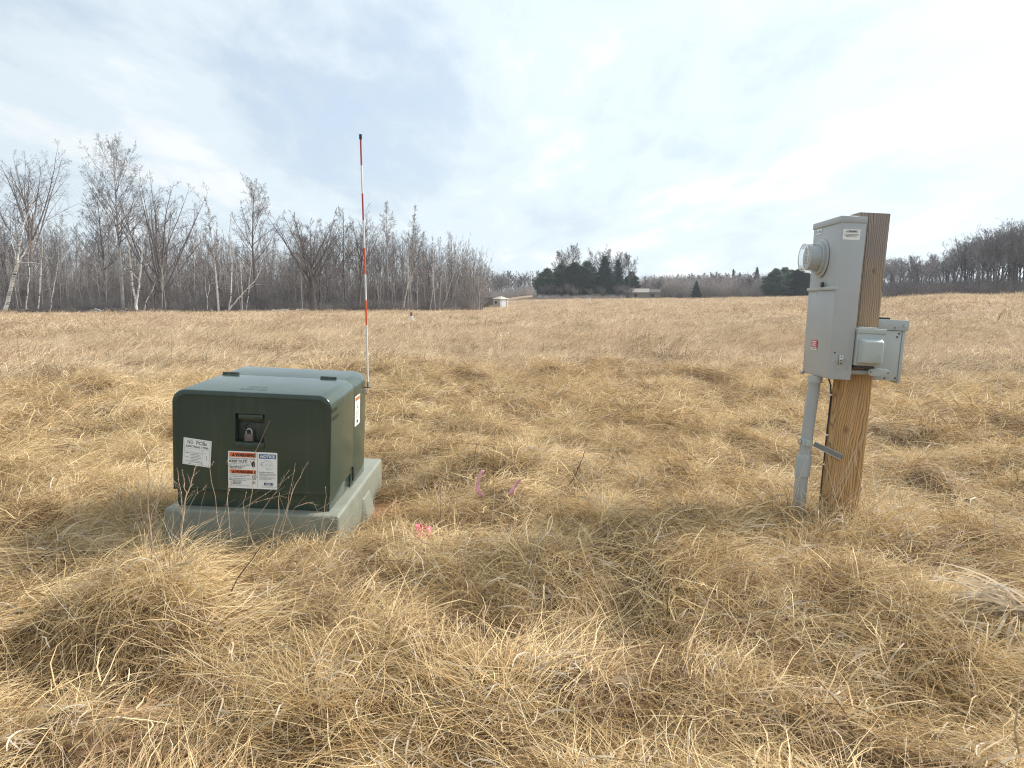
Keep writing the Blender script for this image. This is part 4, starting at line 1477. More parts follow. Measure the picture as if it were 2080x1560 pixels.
# ---------------------------------------------------------------- transformer
MT = Matrix.Translation((PAD['x'], PAD['y'], PAD['zp'])) @ Matrix.Rotation(PAD['th'], 4, 'Z') @ Matrix.Rotation(PAD['rx'], 4, 'X') @ Matrix.Rotation(PAD['ry'], 4, 'Y') @ Matrix.Translation((0, 0, -PAD['zp']))
ZP, VF, VB, UC, WC = PAD['zp'], 0.0504, 1.1264, 0.0367, 1.0051
ZB, ZT1, ZT2 = 0.2725, 0.9235, 0.9508
SU = UC + WC

pad = thing('transformer_pad', 'grey green box pad sunk in the grass under the green transformer', 'transformer pad', mw=MT)
pb = MB(); w_, l_ = PAD['W'], PAD['L']
pb.v += [Vector(p) for p in ((-.012, -.012, -.25), (w_ + .012, -.012, -.25), (w_ + .012, l_ + .012, -.25), (-.012, l_ + .012, -.25),
                             (0, 0, ZP), (w_, 0, ZP), (w_, l_, ZP), (0, l_, ZP))]
pb.f += [(0, 3, 2, 1), (4, 5, 6, 7), (0, 1, 5, 4), (1, 2, 6, 5), (2, 3, 7, 6), (3, 0, 4, 7)]
pb.obj('box', M_PAD, pad, bevel=0.02, segs=3)
lug = MB(); lug.v += [Vector(p) for p in ((w_ + .004, .66, -.16), (w_ + .07, .70, -.16), (w_ + .07, .98, -.16), (w_ + .004, 1.02, -.16),
                                          (w_ + .002, .72, .06), (w_ + .018, .74, .055), (w_ + .018, .95, .055), (w_ + .002, .97, .06))]
lug.f += [(0, 3, 2, 1), (4, 5, 6, 7), (0, 1, 5, 4), (1, 2, 6, 5), (2, 3, 7, 6), (3, 0, 4, 7)]
lug.obj('lug', M_PAD, pad, bevel=0.006)

tf = thing('transformer', 'dark green padmounted transformer cabinet with warning signs on its front', 'transformer', mw=MT)


def hood_outline(u0, u1, z0, z1, r, n=8):
    pts = [(u0, z0), (u1, z0)]
    for k in range(n + 1):
        a = math.pi / 2 * k / n
        pts.append((u1 - r + r * math.cos(a), z1 - r + r * math.sin(a)))
    for k in range(n + 1):
        a = math.pi / 2 + math.pi / 2 * k / n
        pts.append((u0 + r + r * math.cos(a), z1 - r + r * math.sin(a)))
    return pts


def hood(u0, u1, z0, v0, v1, r, zt0, zt1, rim=False, e=1.0):
    """extruded rounded profile whose top rises slightly to the back; the front edge is rolled"""
    mb = MB()
    prof = [(v0, 0.012 * e, 0), (v0 + .004 * e, 0.004 * e, 0), (v0 + .014 * e, 0, 0), (v1, 0, 0)]
    base = 0
    n = None
    for vi, (v, ins, _) in enumerate(prof):
        t = (v - v0) / (v1 - v0)
        zt = zt0 + (zt1 - zt0) * t - ins
        P = hood_outline(u0 + ins, u1 - ins, z0 + ins, zt, r - ins * 0.5)
        n = len(P)
        mb.v += [Vector((p[0], v, p[1])) for p in P]
    if rim:
        o_ = len(mb.v)
        for ins, dv in ((0.034, 0.0), (0.037, 0.0025)):
            P = hood_outline(u0 + ins, u1 - ins, z0 + ins * .6, zt0 - ins, r - ins * 0.6)
            mb.v += [Vector((p[0], v0 + dv, p[1])) for p in P]
        for i in range(n):
            j = (i + 1) % n
            mb.f.append((i, j, o_ + j, o_ + i)); mb.f.append((o_ + i, o_ + j, o_ + n + j, o_ + n + i))
        mb.f.append(tuple(o_ + n + i for i in range(n)))
    else:
        mb.f.append(tuple(range(n)))
    mb.f.append(tuple(reversed([3 * n + i for i in range(n)])))
    for k in range(3):
        for i in range(n):
            j = (i + 1) % n
            mb.f.append((k * n + j, k * n + i, (k + 1) * n + i, (k + 1) * n + j))
    return mb


VH = 0.705
zmid = ZT1 + (ZT2 - ZT1) * (VH - VF) / (VB - VF)
lid = hood(UC, SU, ZB, VF, VH - 0.002, 0.085, ZT1, zmid, True).obj('hood', M_GREEN, tf, smooth=True)
# the lock pocket is cut into the hood
cut = MB().box(0.434, 0.619, VF - 0.03, VF + 0.055, 0.603, 0.784).obj('cutter', M_GREENPOCKET)
bpy.context.view_layer.update()
cut.matrix_world = MT
bm_ = lid.modifiers.new('pocket', 'BOOLEAN'); bm_.operation = 'DIFFERENCE'; bm_.object = cut; bm_.solver = 'EXACT'
bpy.context.view_layer.update()
dg = bpy.context.evaluated_depsgraph_get()
nm = bpy.data.meshes.new_from_object(lid.evaluated_get(dg))
lid.modifiers.clear(); lid.data = nm
bpy.data.objects.remove(cut)
for p in lid.data.polygons: p.use_smooth = True
lid.data.set_sharp_from_angle(angle=R(35))

hood(UC, SU, ZP + 0.001, VH + 0.002, VB, 0.085, zmid, ZT2, e=0.15).obj('tank', M_GREEN, tf, smooth=True)
MB().box(UC + .016, SU - .012, VF + .03, VH - .01, ZP + .001, ZB + .03).obj('skirt', M_GREEN, tf, bevel=0.006)
MB().box(SU - .011, SU - .003, VH - .045, VH + .0, ZP + .002, ZB - .002).obj('corner_flange', M_GREEN, tf, bevel=0.002)
pb_ = MB().tube([(SU + .006, VH - .012, ZB + .035), (SU + .010, VH - .012, ZB - .02), (SU + .008, VH - .012, ZB - .07)], 0.007, 8).obj('penta_bolt', M_DARKSTEEL, tf)
for u in (0.105, 0.802):
    hg = MB().tube([(u, VH, zmid + .008), (u + .112, VH, zmid + .008)], 0.011, 10).obj('hinge', M_GREENPOCKET, tf, smooth=True)
    MB().box(u + .004, u + .108, VH - .034, VH - .005, zmid - .001, zmid + .004).obj('leaf', M_GREENPOCKET, hg, bevel=0.001)
# pocket fittings
MB().box(0.444, 0.609, VF + .012, VF + .052, 0.742, 0.781).obj('pocket_flap', M_GREEN, tf, bevel=0.012)
MB().box(0.440, 0.613, VF + .046, VF + .053, 0.606, 0.722).obj('pocket_plate', M_GREENPOCKET, tf, bevel=0.002)
MB().tube([(0.515 + .034 * math.cos(a), VF + .040, 0.685 + .034 * math.sin(a)) for a in [i * .4189 for i in range(16)]], 0.004, 6).obj('cup_ring', M_DARKSTEEL, tf, smooth=True)
lp = MB().box(0.433, 0.621, VF - .007, VF - .0005, 0.566, 0.600).obj('pocket_lip', M_GREEN, tf, bevel=0.003)
for u in (0.468, 0.585):
    MB().tube([(u, VF - .0072, 0.583), (u, VF - .010, 0.583)], 0.005, 10).obj('rivet', M_GREENPOCKET, lp)

pl = thing('padlock', 'small padlock with steel shackle hanging in the lock pocket', 'padlock', mw=MT @ Matrix.Translation((0.522, VF + .004, 0.61)))
MB().box(-.026, .026, -.012, .012, 0, .046).obj('body', M_LOCK, pl, bevel=0.004)
MB().tube([(-.018, 0, .04), (-.018, 0, .062), (-.013, 0, .074), (0, 0, .080), (.013, 0, .074), (.018, 0, .062), (.018, 0, .04)], 0.0045, 8).obj('shackle', M_STEEL, pl, smooth=True)

# NO PCBs label, stuck on askew
Mp = plane_matrix((0.112, VF, 0.617), (0.176, 0, -0.019), (0.010, 0, 0.172))
w, h = 0.177, 0.172
sg = plate('no_pcb_label', w, h, M_SIGN, tf, Mp, r=0.002)
sg['label'] = 'white NO PCBs label stuck on at a slant'
pr = Print().frame(.008, .007, w - .008, h - .007, .0011)
pr.text('NO', .026, .013, .022, .036, 0.02).text('PCBs', .082, .013, .022, .066, 0.02).text('(LESS THAN 1 PPM)', .016, .044, .013, w - .034, 0.03)
pr.rect(.008, .066, w - .008, .0668).rect(.008, .084, w - .008, .0848).rect(.047, .084, .048, h - .008).rect(.122, .066, .123, h - .008)
pr.rect(.045, h - .026, .0486, h - .008).rect(.1205, h - .026, .124, h - .008)
for i in range(7):
    pr.rect(.054, .092 + .0095 * i, .054 + (.062, .050, .058, .060, .046, .060, .056)[i], .0945 + .0095 * i)
pr.rect(.016, .094, .040, .0975).rect(.018, .122, .036, .1255).rect(.014, .146, .040, .1475)
pr.line([(.142, .098), (.150, .102), (.152, .130)], .002)
pr.obj('lettering', M_GREYPRINT, sg, Mp, .0025)

# WARNING / NOTICE sign
w, h = 0.311, 0.240
Mw = plane_matrix((0.391, VF, 0.542), (1, 0, 0), (0, 0, 1))
sg = plate('warning_sign', w, h, M_SIGN, tf, Mw, r=0.005)
sg['label'] = 'white sign with orange WARNING bands and a blue NOTICE band'
Print().rect(.008, .008, .178, .037).rect(.008, .119, .178, .145).obj('orange_band', M_ORANGE, sg, Mw, .0023)
Print().rect(.195, .012, .303, .041).obj('blue_band', M_BLUE, sg, Mw, .0023)
Print().rect(.1855, .006, .1868, h - .006).obj('divider', M_GREYPRINT, sg, Mw, .0023)
pr = Print()
for y0, hh in ((.008, .029), (.119, .026)):
    cy = y0 + hh / 2
    pr.poly([(.024, y0 + hh - .004), (.042, y0 + hh - .004), (.033, y0 + .004)])
    pr.text('WARNING', .044, y0 + .005, hh - .010, .126, 0.045)
pr.text('KEEP OUT!', .009, .056, .016, .112, 0.03)
pr.text('Hazardous voltage inside.', .009, .0405, .0095, .166, 0.0)
pr.text('Can shock, burn, or cause death.', .009, .0765, .0055, .125, 0.0)
pr.text('If found damaged or open immediately call', .009, .0865, .0055, .135, 0.0)
pr.text('East Central Energy', .009, .0955, .007, .098, 0.03)
pr.text('1-800-254-7944', .009, .105, .0068, .078, 0.03)
pr.text('Underground power cables', .009, .1495, .0068, .130, 0.0)
pr.text('are located in this area.', .009, .1595, .0068, .110, 0.0)
pr.text('Call ONE CALL 48 hours before digging', .009, .1735, .0062, .168, 0.01)
pr.text('MN Gopher State One Call', .009, .1835, .0058, .104, 0.02)
pr.text('1-800-252-1166', .022, .1915, .0058, .060, 0.02)
pr.text('WI Diggers Hotline', .014, .2005, .0058, .072, 0.02)
pr.text('1-800-242-8511', .022, .2085, .0058, .060, 0.02)
pr.text('Failure to call may cause injury.', .009, .2185, .0055, .128, 0.0)
# hand with lightning
pr.poly([(.150, .070), (.163, .066), (.171, .073), (.170, .095), (.165, .100), (.156, .100), (.150, .093)])
for i, (x, y1) in enumerate(((.151, .064), (.156, .059), (.161, .058), (.166, .062))):
    pr.poly([(x, y1), (x + .0038, y1), (x + .0038, .074), (x, .074)])
pr.poly([(.150, .088), (.143, .078), (.146, .076), (.153, .084)])
pr.line([(.134, .058), (.145, .066), (.141, .068), (.150, .076)], .0022)
# no digging roundel
pr.ring(.166, .161, .0125, .0026).line([(.157, .152), (.175, .170)], .0022).line([(.172, .152), (.162, .170)], .0018).line([(.160, .160), (.172, .163)], .002)
pr.frame(.152, .191, .172, .209, .0012).text('CALL', .162, .1935, .006, .015, 0.02, center=True).text('811', .162, .2010, .006, .012, 0.03, center=True)
pr.text('Do Not Obstruct!', .197, .126, .007, .090, 0.02)
for i, ww in enumerate((.104, .106, .100, .050)):
    pr.rect(.197, .1385 + .0052 * i, .197 + ww, .1398 + .0052 * i)
for i, ww in enumerate((.100, .098, .080, .050)):
    pr.rect(.197, .163 + .0052 * i, .197 + ww, .1643 + .0052 * i)
pr.rect(.214, .218, .284, .2192).rect(.214, .2265, .296, .2275)
pr.obj('lettering', M_BLACK, sg, Mw, .0030)
Print().text('NOTICE', .202, .018, .017, .096, 0.04, 0.25).obj('white_lettering', M_WPRINT, sg, Mw, .0030)
pr = Print().text('E', .228, .197, .0155, .019, 0.05).text('C', .2475, .197, .0155, .019, 0.05).text('E', .268, .197, .0155, .019, 0.05)
pr.rect(.2475, .2035, .256, .2055).obj('logo', M_NAVY, sg, Mw, .0030)
# the sketch of a cabinet with things to keep away from it
rr_ = random.Random(3); pr = Print()
cx, cy = .247, .082
prev = None
for i in range(13):
    a = math.pi + math.pi * i / 12
    rr2 = (.022 if i % 2 else .031)
    q = (cx + rr2 * 1.25 * math.cos(a), cy - 0 + rr2 * 1.1 * math.sin(a))
    if prev: pr.line([prev, q], .0012)
    prev = q
pr.line([(.205, .075), (.213, .072), (.216, .083), (.209, .088), (.205, .075)], .0014).line([(.216, .085), (.224, .093), (.230, .096)], .0012)
pr.line([(.238, .078), (.256, .072), (.270, .084), (.268, .104), (.250, .108), (.238, .094), (.238, .078)], .0009).line([(.238, .078), (.252, .086), (.270, .084)], .0009).line([(.252, .086), (.250, .108)], .0009)
pr.line([(.240, .103), (.246, .112), (.256, .108), (.262, .114), (.280, .110)], .0014).line([(.274, .098), (.280, .102), (.286, .096)], .0012).line([(.278, .078), (.286, .084)], .0012)
pr.obj('sketch', M_TEAL, sg, Mw, .0030)

# side label and stencils
Ms = plane_matrix((SU, 0.745, 0.812), (0, 1, 0), (0, 0, 1))
sg = plate('side_label', .170, .222, M_SIGN, tf, Ms, r=0.006)
sg['label'] = 'tall white label with an orange head on the right side'
Print().rect(.010, .010, .160, .036).obj('orange_band', plain('faded_orange', (0.45, 0.13, 0.05), .5), sg, Ms, .0023)
pr = Print().frame(.010, .010, .160, .212, .0012).ring(.085, .066, .018, .006).line([(.07, .088), (.10, .096)], .006)
for i in range(9): pr.rect(.02, .112 + .0072 * i, .02 + (.125, .118, .13, .11, .126, .12, .1, .13, .09)[i], .1146 + .0072 * i)
pr.rect(.055, .182, .115, .204).obj('lettering', M_BLACK, sg, Ms, .0027)
pr = Print().text('10 KVA', 0.0, 0.0, .026, .135, 0.01).text('240/120', 0.0, .054, .026, .165, 0.01)
pr.obj('stencil', M_BLACK, tf, plane_matrix((SU, 0.060, 0.838), (0, 1, 0), (0, 0, 1)), .0012)
tz = ZT1 + 0.0035
pr = Print().text('10 KVA', 0.028, 0.0, .050, .125, 0.0).text('240/120', 0.0, .085, .050, .170, 0.0)
slope_t = (ZT2 - ZT1) / (VB - VF)
pr.obj('stencil', plain('faded_stencil', (0.045, 0.075, 0.055), .5), tf, plane_matrix((0.43, VF + .215, ZT1 + slope_t * .215), (1, 0, 0), (0, 1, slope_t)), .0012)

# ---------------------------------------------------------------- marker rod
rodb = MT @ Vector((SU + 0.038, 1.075, 0.835))
Yr = rodb.y
rod = thing('marker_rod', 'tall thin marker rod with red, orange and white bands on the transformer corner', 'marker rod', mw=Matrix.Translation(rodb))
stops = [(786, 747.6), (775, 747.2), (661, 744.6), (610, 743.2), (557, 741.8), (504, 740.2), (448, 738.0), (393, 736.2), (336, 734.2), (283, 732.6), (273, 732.3)]
M_RED = plain('rod_red', (0.50, 0.045, 0.045), 0.4, var=0.08); M_ORR = plain('rod_orange', (0.72, 0.10, 0.03), 0.4, var=0.08)
M_RODW = plain('rod_white', (0.72, 0.72, 0.70), 0.4, var=0.05)
bands = [M_STEEL, M_RODW, M_ORR, M_RODW, M_ORR, M_RODW, M_RED, M_RODW, M_RED, M_BLACKP]
off = rodb - world_at(747.6, 786, Yr)
for i, mm in enumerate(bands):
    p0 = world_at(stops[i][1], stops[i][0], Yr) + off * 0 - rodb; p1 = world_at(stops[i + 1][1], stops[i + 1][0], Yr) - rodb
    r_ = 0.0095 if i == 0 else (0.011 if i == 9 else 0.0066)
    MB().tube([p0, p1], r_, 10).obj('ferrule' if i == 0 else ('cap' if i == 9 else 'band'), mm, rod, smooth=True)
foot = world_at(747.6, 786, Yr) - rodb
MB().box(foot.x - .042, foot.x + .02, foot.y - .02, foot.y + .02, foot.z - .005, foot.z - .001).obj('bracket', M_BLACKP, rod)
MB().box(foot.x - .042, foot.x - .037, foot.y - .02, foot.y + .02, foot.z - .065, foot.z - .0051).obj('bracket', M_BLACKP, rod)
MB().tube([(foot.x - .040, foot.y, foot.z - .034), (foot.x - .030, foot.y, foot.z - .034), (foot.x - .029, foot.y, foot.z - .034), (foot.x - .012, foot.y, foot.z - .034)], [.018, .018, .009, .008], 10).obj('bolt', M_STEEL, rod, smooth=True)

# ---------------------------------------------------------------- electric service on its post
MS = Matrix.Translation((2.021, 4.328, 0)) @ Matrix.Rotation(-0.039, 4, 'Z') @ Matrix.Rotation(-0.015, 4, 'X') @ Matrix.Rotation(0.052, 4, 'Y')


def TS(x, y, z): return MS @ Matrix.Translation((x, y, z))


def wood_mat():
    m, t, b = new_mat('weathered_fir')
    tcn = N(t, 'ShaderNodeTexCoord')
    # year rings: wobbly cylinders about the heart of the tree, so both faces agree
    sp_ = N(t, 'ShaderNodeSeparateXYZ'); L(t, tcn.outputs['Object'], sp_.inputs[0])
    mz = N(t, 'ShaderNodeMapping'); mz.inputs['Scale'].default_value = (2.5, 2.5, 0.9)
    L(t, tcn.outputs['Object'], mz.inputs[0])
    wn_ = N(t, 'ShaderNodeTexNoise', i_Scale=1.6, i_Detail=3.0); L(t, mz.outputs[0], wn_.inputs[0])
    X_ = math_node(t, 'ADD', sp_.outputs[0], 0.10); Y_ = math_node(t, 'ADD', sp_.outputs[1], -0.20)
    rad = math_node(t, 'SQRT', math_node(t, 'ADD', math_node(t, 'MULTIPLY', X_, X_), math_node(t, 'MULTIPLY', Y_, Y_)))
    rad = math_node(t, 'ADD', rad, math_node(t, 'MULTIPLY', wn_.outputs[0], 0.17))
    ringv = math_node(t, 'FRACT', math_node(t, 'MULTIPLY', rad, 75.0))
    k = ramp(t, ringv, [(0.0, (0.46, 0.275, 0.112)), (0.55, (0.56, 0.36, 0.165)), (0.80, (0.22, 0.11, 0.042)), (1.0, (0.46, 0.275, 0.112))])
    g = ramp(t, ringv, [(0.0, (0.27, 0.22, 0.185)), (0.55, (0.35, 0.295, 0.255)), (0.80, (0.14, 0.105, 0.088)), (1.0, (0.27, 0.22, 0.185))])
    mf = N(t, 'ShaderNodeMapping'); mf.inputs['Scale'].default_value = (160, 160, 4)
    L(t, tcn.outputs['Object'], mf.inputs[0])
    fn = N(t, 'ShaderNodeTexNoise', i_Scale=1.0, i_Detail=4.0); L(t, mf.outputs[0], fn.inputs[0])
    big = N(t, 'ShaderNodeTexNoise', i_Scale=2.5, i_Detail=4.0); L(t, tcn.outputs['Object'], big.inputs[0])
    zz = math_node(t, 'ADD', sp_.outputs[2], math_node(t, 'MULTIPLY', math_node(t, 'SUBTRACT', big.outputs[0], 0.5), 0.6))
    up = math_node(t, 'DIVIDE', math_node(t, 'SUBTRACT', zz, 1.0), 0.75, clamp=True)   # greyed by weather where it stands free
    c = mix(t, up, k, g)
    c = mix(t, 0.5, c, ramp(t, fn.outputs[0], [(0.3, 0.72), (0.7, 1.15)]), 'MULTIPLY')
    # knots
    for kx, kz, kr in ((0.055, 0.66, .017), (0.125, 1.66, .012), (0.022, 1.345, .014), (0.15, 0.42, .010)):
        dv = N(t, 'ShaderNodeCombineXYZ')
        L(t, math_node(t, 'SUBTRACT', sp_.outputs[0], kx), dv.inputs[0])
        L(t, math_node(t, 'MULTIPLY', math_node(t, 'SUBTRACT', sp_.outputs[2], kz), 0.65), dv.inputs[2])
        ln = N(t, 'ShaderNodeVectorMath', operation='LENGTH'); L(t, dv.outputs[0], ln.inputs[0])
        q = math_node(t, 'DIVIDE', ln.outputs['Value'], kr)
        kk = ramp(t, math_node(t, 'MULTIPLY', q, 0.5), [(0.0, 0.9), (0.30, 0.55), (0.40, 0.05), (0.47, 0.85), (0.56, 0.0)])
        c = mix(t, kk, c, (0.17, 0.095, 0.05))
    # drying crack
    cr = math_node(t, 'ABSOLUTE', math_node(t, 'SUBTRACT', math_node(t, 'ADD', sp_.outputs[0], math_node(t, 'MULTIPLY', math_node(t, 'SUBTRACT', wn_.outputs[0], 0.5), 0.02)), 0.058))
    crf = math_node(t, 'MULTIPLY', ramp(t, math_node(t, 'MULTIPLY', cr, 100.0), [(0.08, 1.0), (0.22, 0.0)]),
                    math_node(t, 'GREATER_THAN', sp_.outputs[2], 1.25))
    c = mix(t, crf, c, (0.035, 0.025, 0.018))
    L(t, c, b.inputs['Base Color'])
    b.inputs['Roughness'].default_value = 0.8
    bp = N(t, 'ShaderNodeBump', i_Strength=0.5, i_Distance=0.002)
    L(t, math_node(t, 'SUBTRACT', math_node(t, 'ADD', ringv, fn.outputs[0]), crf), bp.inputs['Height']); L(t, bp.outputs[0], b.inputs['Normal'])
    return m


post = MB().box(0.002, 0.189, 0.12, 0.262, -0.25, 2.012).obj('wooden_post', wood_mat(), bevel=0.004)
post.matrix_world = MS
tag(post, 'square weathered timber post leaning right, carrying the grey meter boxes', 'post')

M_GREY = paint('grey_enamel', (0.41, 0.435, 0.44), 0.36, 0.03, 0.05)
M_GREYCAST = paint('cast_grey', (0.43, 0.47, 0.455), 0.42, 0.05, 0.08)
M_GREYDARK = plain('dark_grey_hole', (0.05, 0.05, 0.05), 0.6)
M_PVC = plain('grey_pvc', (0.37, 0.39, 0.39), 0.45, var=0.05, vs=6)


def frustum(x0t, x0b, x1, y0, y1, z0, z1):
    mb = MB()
    mb.v += [Vector(p) for p in ((x0b, y0, z0), (x1, y0, z0), (x1, y1, z0), (x0b, y1, z0), (x0t, y0, z1), (x1, y0, z1), (x1, y1, z1), (x0t, y1, z1))]
    mb.f += [(0, 3, 2, 1), (4, 5, 6, 7), (0, 1, 5, 4), (1, 2, 6, 5), (2, 3, 7, 6), (3, 0, 4, 7)]
    return mb


mbx = thing('meter_box', 'tall grey steel meter box fixed to the left face of the timber post', 'meter box', mw=MS)
frustum(-.150, -.132, 0, 0.0, 0.436, 0.986, 1.960).obj('case', M_GREY, mbx, bevel=0.004)
MB().box(-.156, 0.001, -.004, 0.440, 1.930, 1.968).obj('cap', M_GREY, mbx, bevel=0.003)
frustum(-.1475, -.1365, -.12, 0.004, 0.430, 0.992, 1.536).obj('lower_cover', M_GREY, mbx, bevel=0.003)
MB().box(-.160, -.13, -.002, 0.432, 1.528, 1.548).obj('drip_lip', M_GREYCAST, mbx, bevel=0.003)
MB().box(-.12, -.03, .05, .30, 1.969, 1.978).obj('hub_plate', M_SIGN, mbx, bevel=0.004)


def ring_geo(c, axis, r, th, n=28):
    """torus-like ring in the plane normal to axis 'x' or 'y'"""
    pts = []
    for i in range(n + 1):
        a = 2 * math.pi * i / n
        pts.append(Vector(c) + (Vector((0, math.cos(a), math.sin(a))) if axis == 'x' else Vector((math.cos(a), 0, math.sin(a)))) * r)
    return MB().tube(pts, th, 6, caps=False)


kn = ring_geo((-.068, -.0005, 1.073), 'y', .044, .0022).obj('knockout', M_GREY, mbx, smooth=True)
ring_geo((-.068, -.0005, 1.073), 'y', .029, .0022).obj('knockout', M_GREY, mbx, smooth=True)
cl_ = MB().box(-.086, -.062, -.012, -.0015, 1.078, 1.135).obj('ground_lug', M_STEEL, mbx, bevel=0.002)
for z in (1.086, 1.104, 1.125):
    MB().tube([(-.074, -.0121, z), (-.074, -.0135, z)], .0045, 8).obj('screw', M_GREYDARK, cl_)  # dark discs put on to stand in for the lug's shaded holes
MB().tube([(-.112, -.0005, 1.15), (-.112, -.003, 1.15)], .005, 8).obj('rivet', M_GREYDARK, mbx)
MB().box(-.155, -.138, .395, .425, .976, 1.0).obj('latch', M_STEEL, mbx, bevel=0.002)
hs = MB().box(-.168, -.152, .165, .190, 1.549, 1.580).obj('hasp', M_DARKSTEEL, mbx, bevel=0.003)
MB().tube([(-.165, .215, 1.575), (-.168, .222, 1.53), (-.166, .220, 1.49)], .0018, 5).obj('seal_wire', M_STEEL, hs)
MB().tube([(-.165, .195, 1.575), (-.168, .188, 1.52), (-.166, .182, 1.48)], .0014, 5).obj('seal_wire', M_STEEL, hs)
# labels on the box
Ml = plane_matrix((-.135, 0.0, 1.892), (1, 0, 0), (0, 0, 1))
lb = plate('warning_label', .101, .063, M_SIGN, mbx, Ml, .0005, .001); lb['label'] = 'white WARNING label on the right side near the top'
pr = Print().frame(.014, .005, .088, .021, .001).text('WARNING', .028, .0085, .009, .054, 0.05).poly([(.018, .018), (.027, .018), (.0225, .0085)])
for i in range(3): pr.rect(.006 + .006 * i, .030 + .007 * i, .096 - .008 * i, .0325 + .007 * i)
pr.obj('lettering', M_BLACK, lb, Ml, .0013)
Mr = plane_matrix((-.1475 + .0035, .300, 1.212), (0, -1, 0), (-.018, 0, .974))
lb = plate('red_label', .096, .046, plain('label_red', (0.60, 0.03, 0.07), .45), mbx, Mr, .0005, .001); lb['label'] = 'small red label with white lines on the lower cover'
pr = Print().rect(.012, .005, .084, .011).rect(.014, .017, .080, .022).rect(.010, .029, .086, .0325).rect(.012, .036, .084, .0395)
pr.obj('lettering', M_WPRINT, lb, Mr, .0013)
Mr2 = plane_matrix((-.1475 + .0025, .300, 1.165), (0, -1, 0), (-.018, 0, .974))
lb = plate('white_label', .096, .014, M_SIGN, mbx, Mr2, .0005, .001)
Print().rect(.012, .004, .08, .0085).obj('lettering', M_GREYPRINT, lb, Mr2, .0013)
Mq = plane_matrix((-.1503, .408, 1.926), (0, -1, 0), (-.018, 0, .974))
lb = plate('maker_label', .112, .036, M_SIGN, mbx, Mq, .0005, .001); lb['label'] = 'pale label with blue marks under the cap'
Print().rect(.006, .006, .030, .030).rect(.044, .010, .052, .028).rect(.058, .012, .104, .026).obj('print', plain('pale_blue_print', (0.30, 0.42, 0.55), .5), lb, Mq, .0013)

# the meter itself plugs into the box
MY, MZ = 0.262, 1.733


def disc_tube(xs, rs_, name, mat, parent, n=32):
    return MB().tube([(x, MY, MZ) for x in xs], rs_, n).obj(name, mat, parent, smooth=True)


MB().tube([(-.1505, MY, MZ), (-.158, MY, MZ)], [.122, .112], 32).obj('meter_flange', M_GREY, mbx, smooth=True)
met = disc_tube([-.1585, -.172, -.176], [.102, .102, .094], 'meter', M_GREYCAST, mbx)
disc_tube([-.176, -.235], [.078, .078], 'meter_body', plain('meter_shell_grey', (0.66, 0.68, 0.68), .4, var=.05), met)
fc = MB().tube([(-.2351, MY, MZ), (-.239, MY, MZ)], .074, 28).obj('meter_face', plain('meter_face_grey', (0.66, 0.66, 0.66), .5), met)
mg, tg, bg_ = new_mat('clear_cover')
bg_.inputs['Base Color'].default_value = (0.9, 0.93, 0.93, 1); bg_.inputs['Roughness'].default_value = 0.06
tr = N(tg, 'ShaderNodeBsdfTransparent'); tr.inputs[0].default_value = (0.93, 0.95, 0.95, 1)
fr = N(tg, 'ShaderNodeFresnel', i_IOR=1.5)
ms = N(tg, 'ShaderNodeMixShader'); L(tg, math_node(tg, 'ADD', math_node(tg, 'MULTIPLY', fr.outputs[0], 0.5), 0.03), ms.inputs[0])
glb = N(tg, 'ShaderNodeBsdfGlossy'); glb.inputs['Roughness'].default_value = 0.05
L(tg, tr.outputs[0], ms.inputs[1]); L(tg, glb.outputs[0], ms.inputs[2])
L(tg, ms.outputs[0], [n for n in tg.nodes if n.type == 'OUTPUT_MATERIAL'][0].inputs[0])
MB().tube([(x, MY, MZ) for x in (-.177, -.262, -.270, -.2735)], [.0875, .0860, .078, .050], 36).obj('glass_cover', mg, met, smooth=True)
ring_geo((-.264, MY, MZ), 'x', .0855, .0028).obj('cover_rim', M_SIGN, met, smooth=True)
Mf = plane_matrix((-.2392, MY + .06, MZ + .06), (0, -1, 0), (0, 0, 1))
pr = Print().frame(.035, .008, .085, .034, .002)
for i in range(6): pr.rect(.02 + .003 * (i % 2), .050 + .009 * i, .098 - .004 * (i % 3), .0525 + .009 * i)
pr.obj('dial_print', M_GREYPRINT, met, Mf, .0006)

# outlet box on the front of the post
ob = thing('outlet_box', 'small grey outlet box with a domed cover on the front of the post', 'outlet box', mw=MS)
MB().box(.006, .170, -.018, .119, 1.080, 1.300).obj('case', M_GREYCAST, ob, bevel=0.003)
MB().box(.003, .176, -.024, .119, 1.276, 1.306).obj('cap', M_GREYCAST, ob, bevel=0.003)
cv = MB()
x0, x1, z0, z1 = .012, .158, 1.088, 1.250
cv.v += [Vector(p) for p in ((x0, -.0185, z0), (x1, -.0185, z0), (x1, -.0185, z1), (x0, -.0185, z1), (x0 + .022, -.064, z0 + .012), (x1 - .006, -.064, z0 + .012), (x1 - .006, -.064, z1 - .020), (x0 + .022, -.064, z1 - .020))]
cv.f += [(0, 1, 2, 3), (4, 7, 6, 5), (0, 4, 5, 1), (1, 5, 6, 2), (2, 6, 7, 3), (3, 7, 4, 0)]
dc = cv.obj('domed_cover', M_GREYCAST, ob, bevel=0.012, segs=4)
em = MB()
for s_ in (1, -1):
    em.tube([(.075 + .062 * t_, -.0645, 1.125 + s_ * .009 * math.sin(math.pi * t_)) for t_ in [i / 8 for i in range(9)]], .0016, 5)
em.tube([(.062, -.0645, 1.122), (.140, -.0645, 1.119)], .0012, 5)
em.tube([(.110, -.0645, 1.138), (.122, -.0645, 1.150), (.130, -.0645, 1.142), (.138, -.0645, 1.146)], .0016, 5)
em.obj('emblem', M_GREYCAST, dc, smooth=True)
MB().box(.020, .130, .0, .10, 1.3062, 1.313).obj('hub_plate', M_GREYCAST, ob, bevel=0.003)
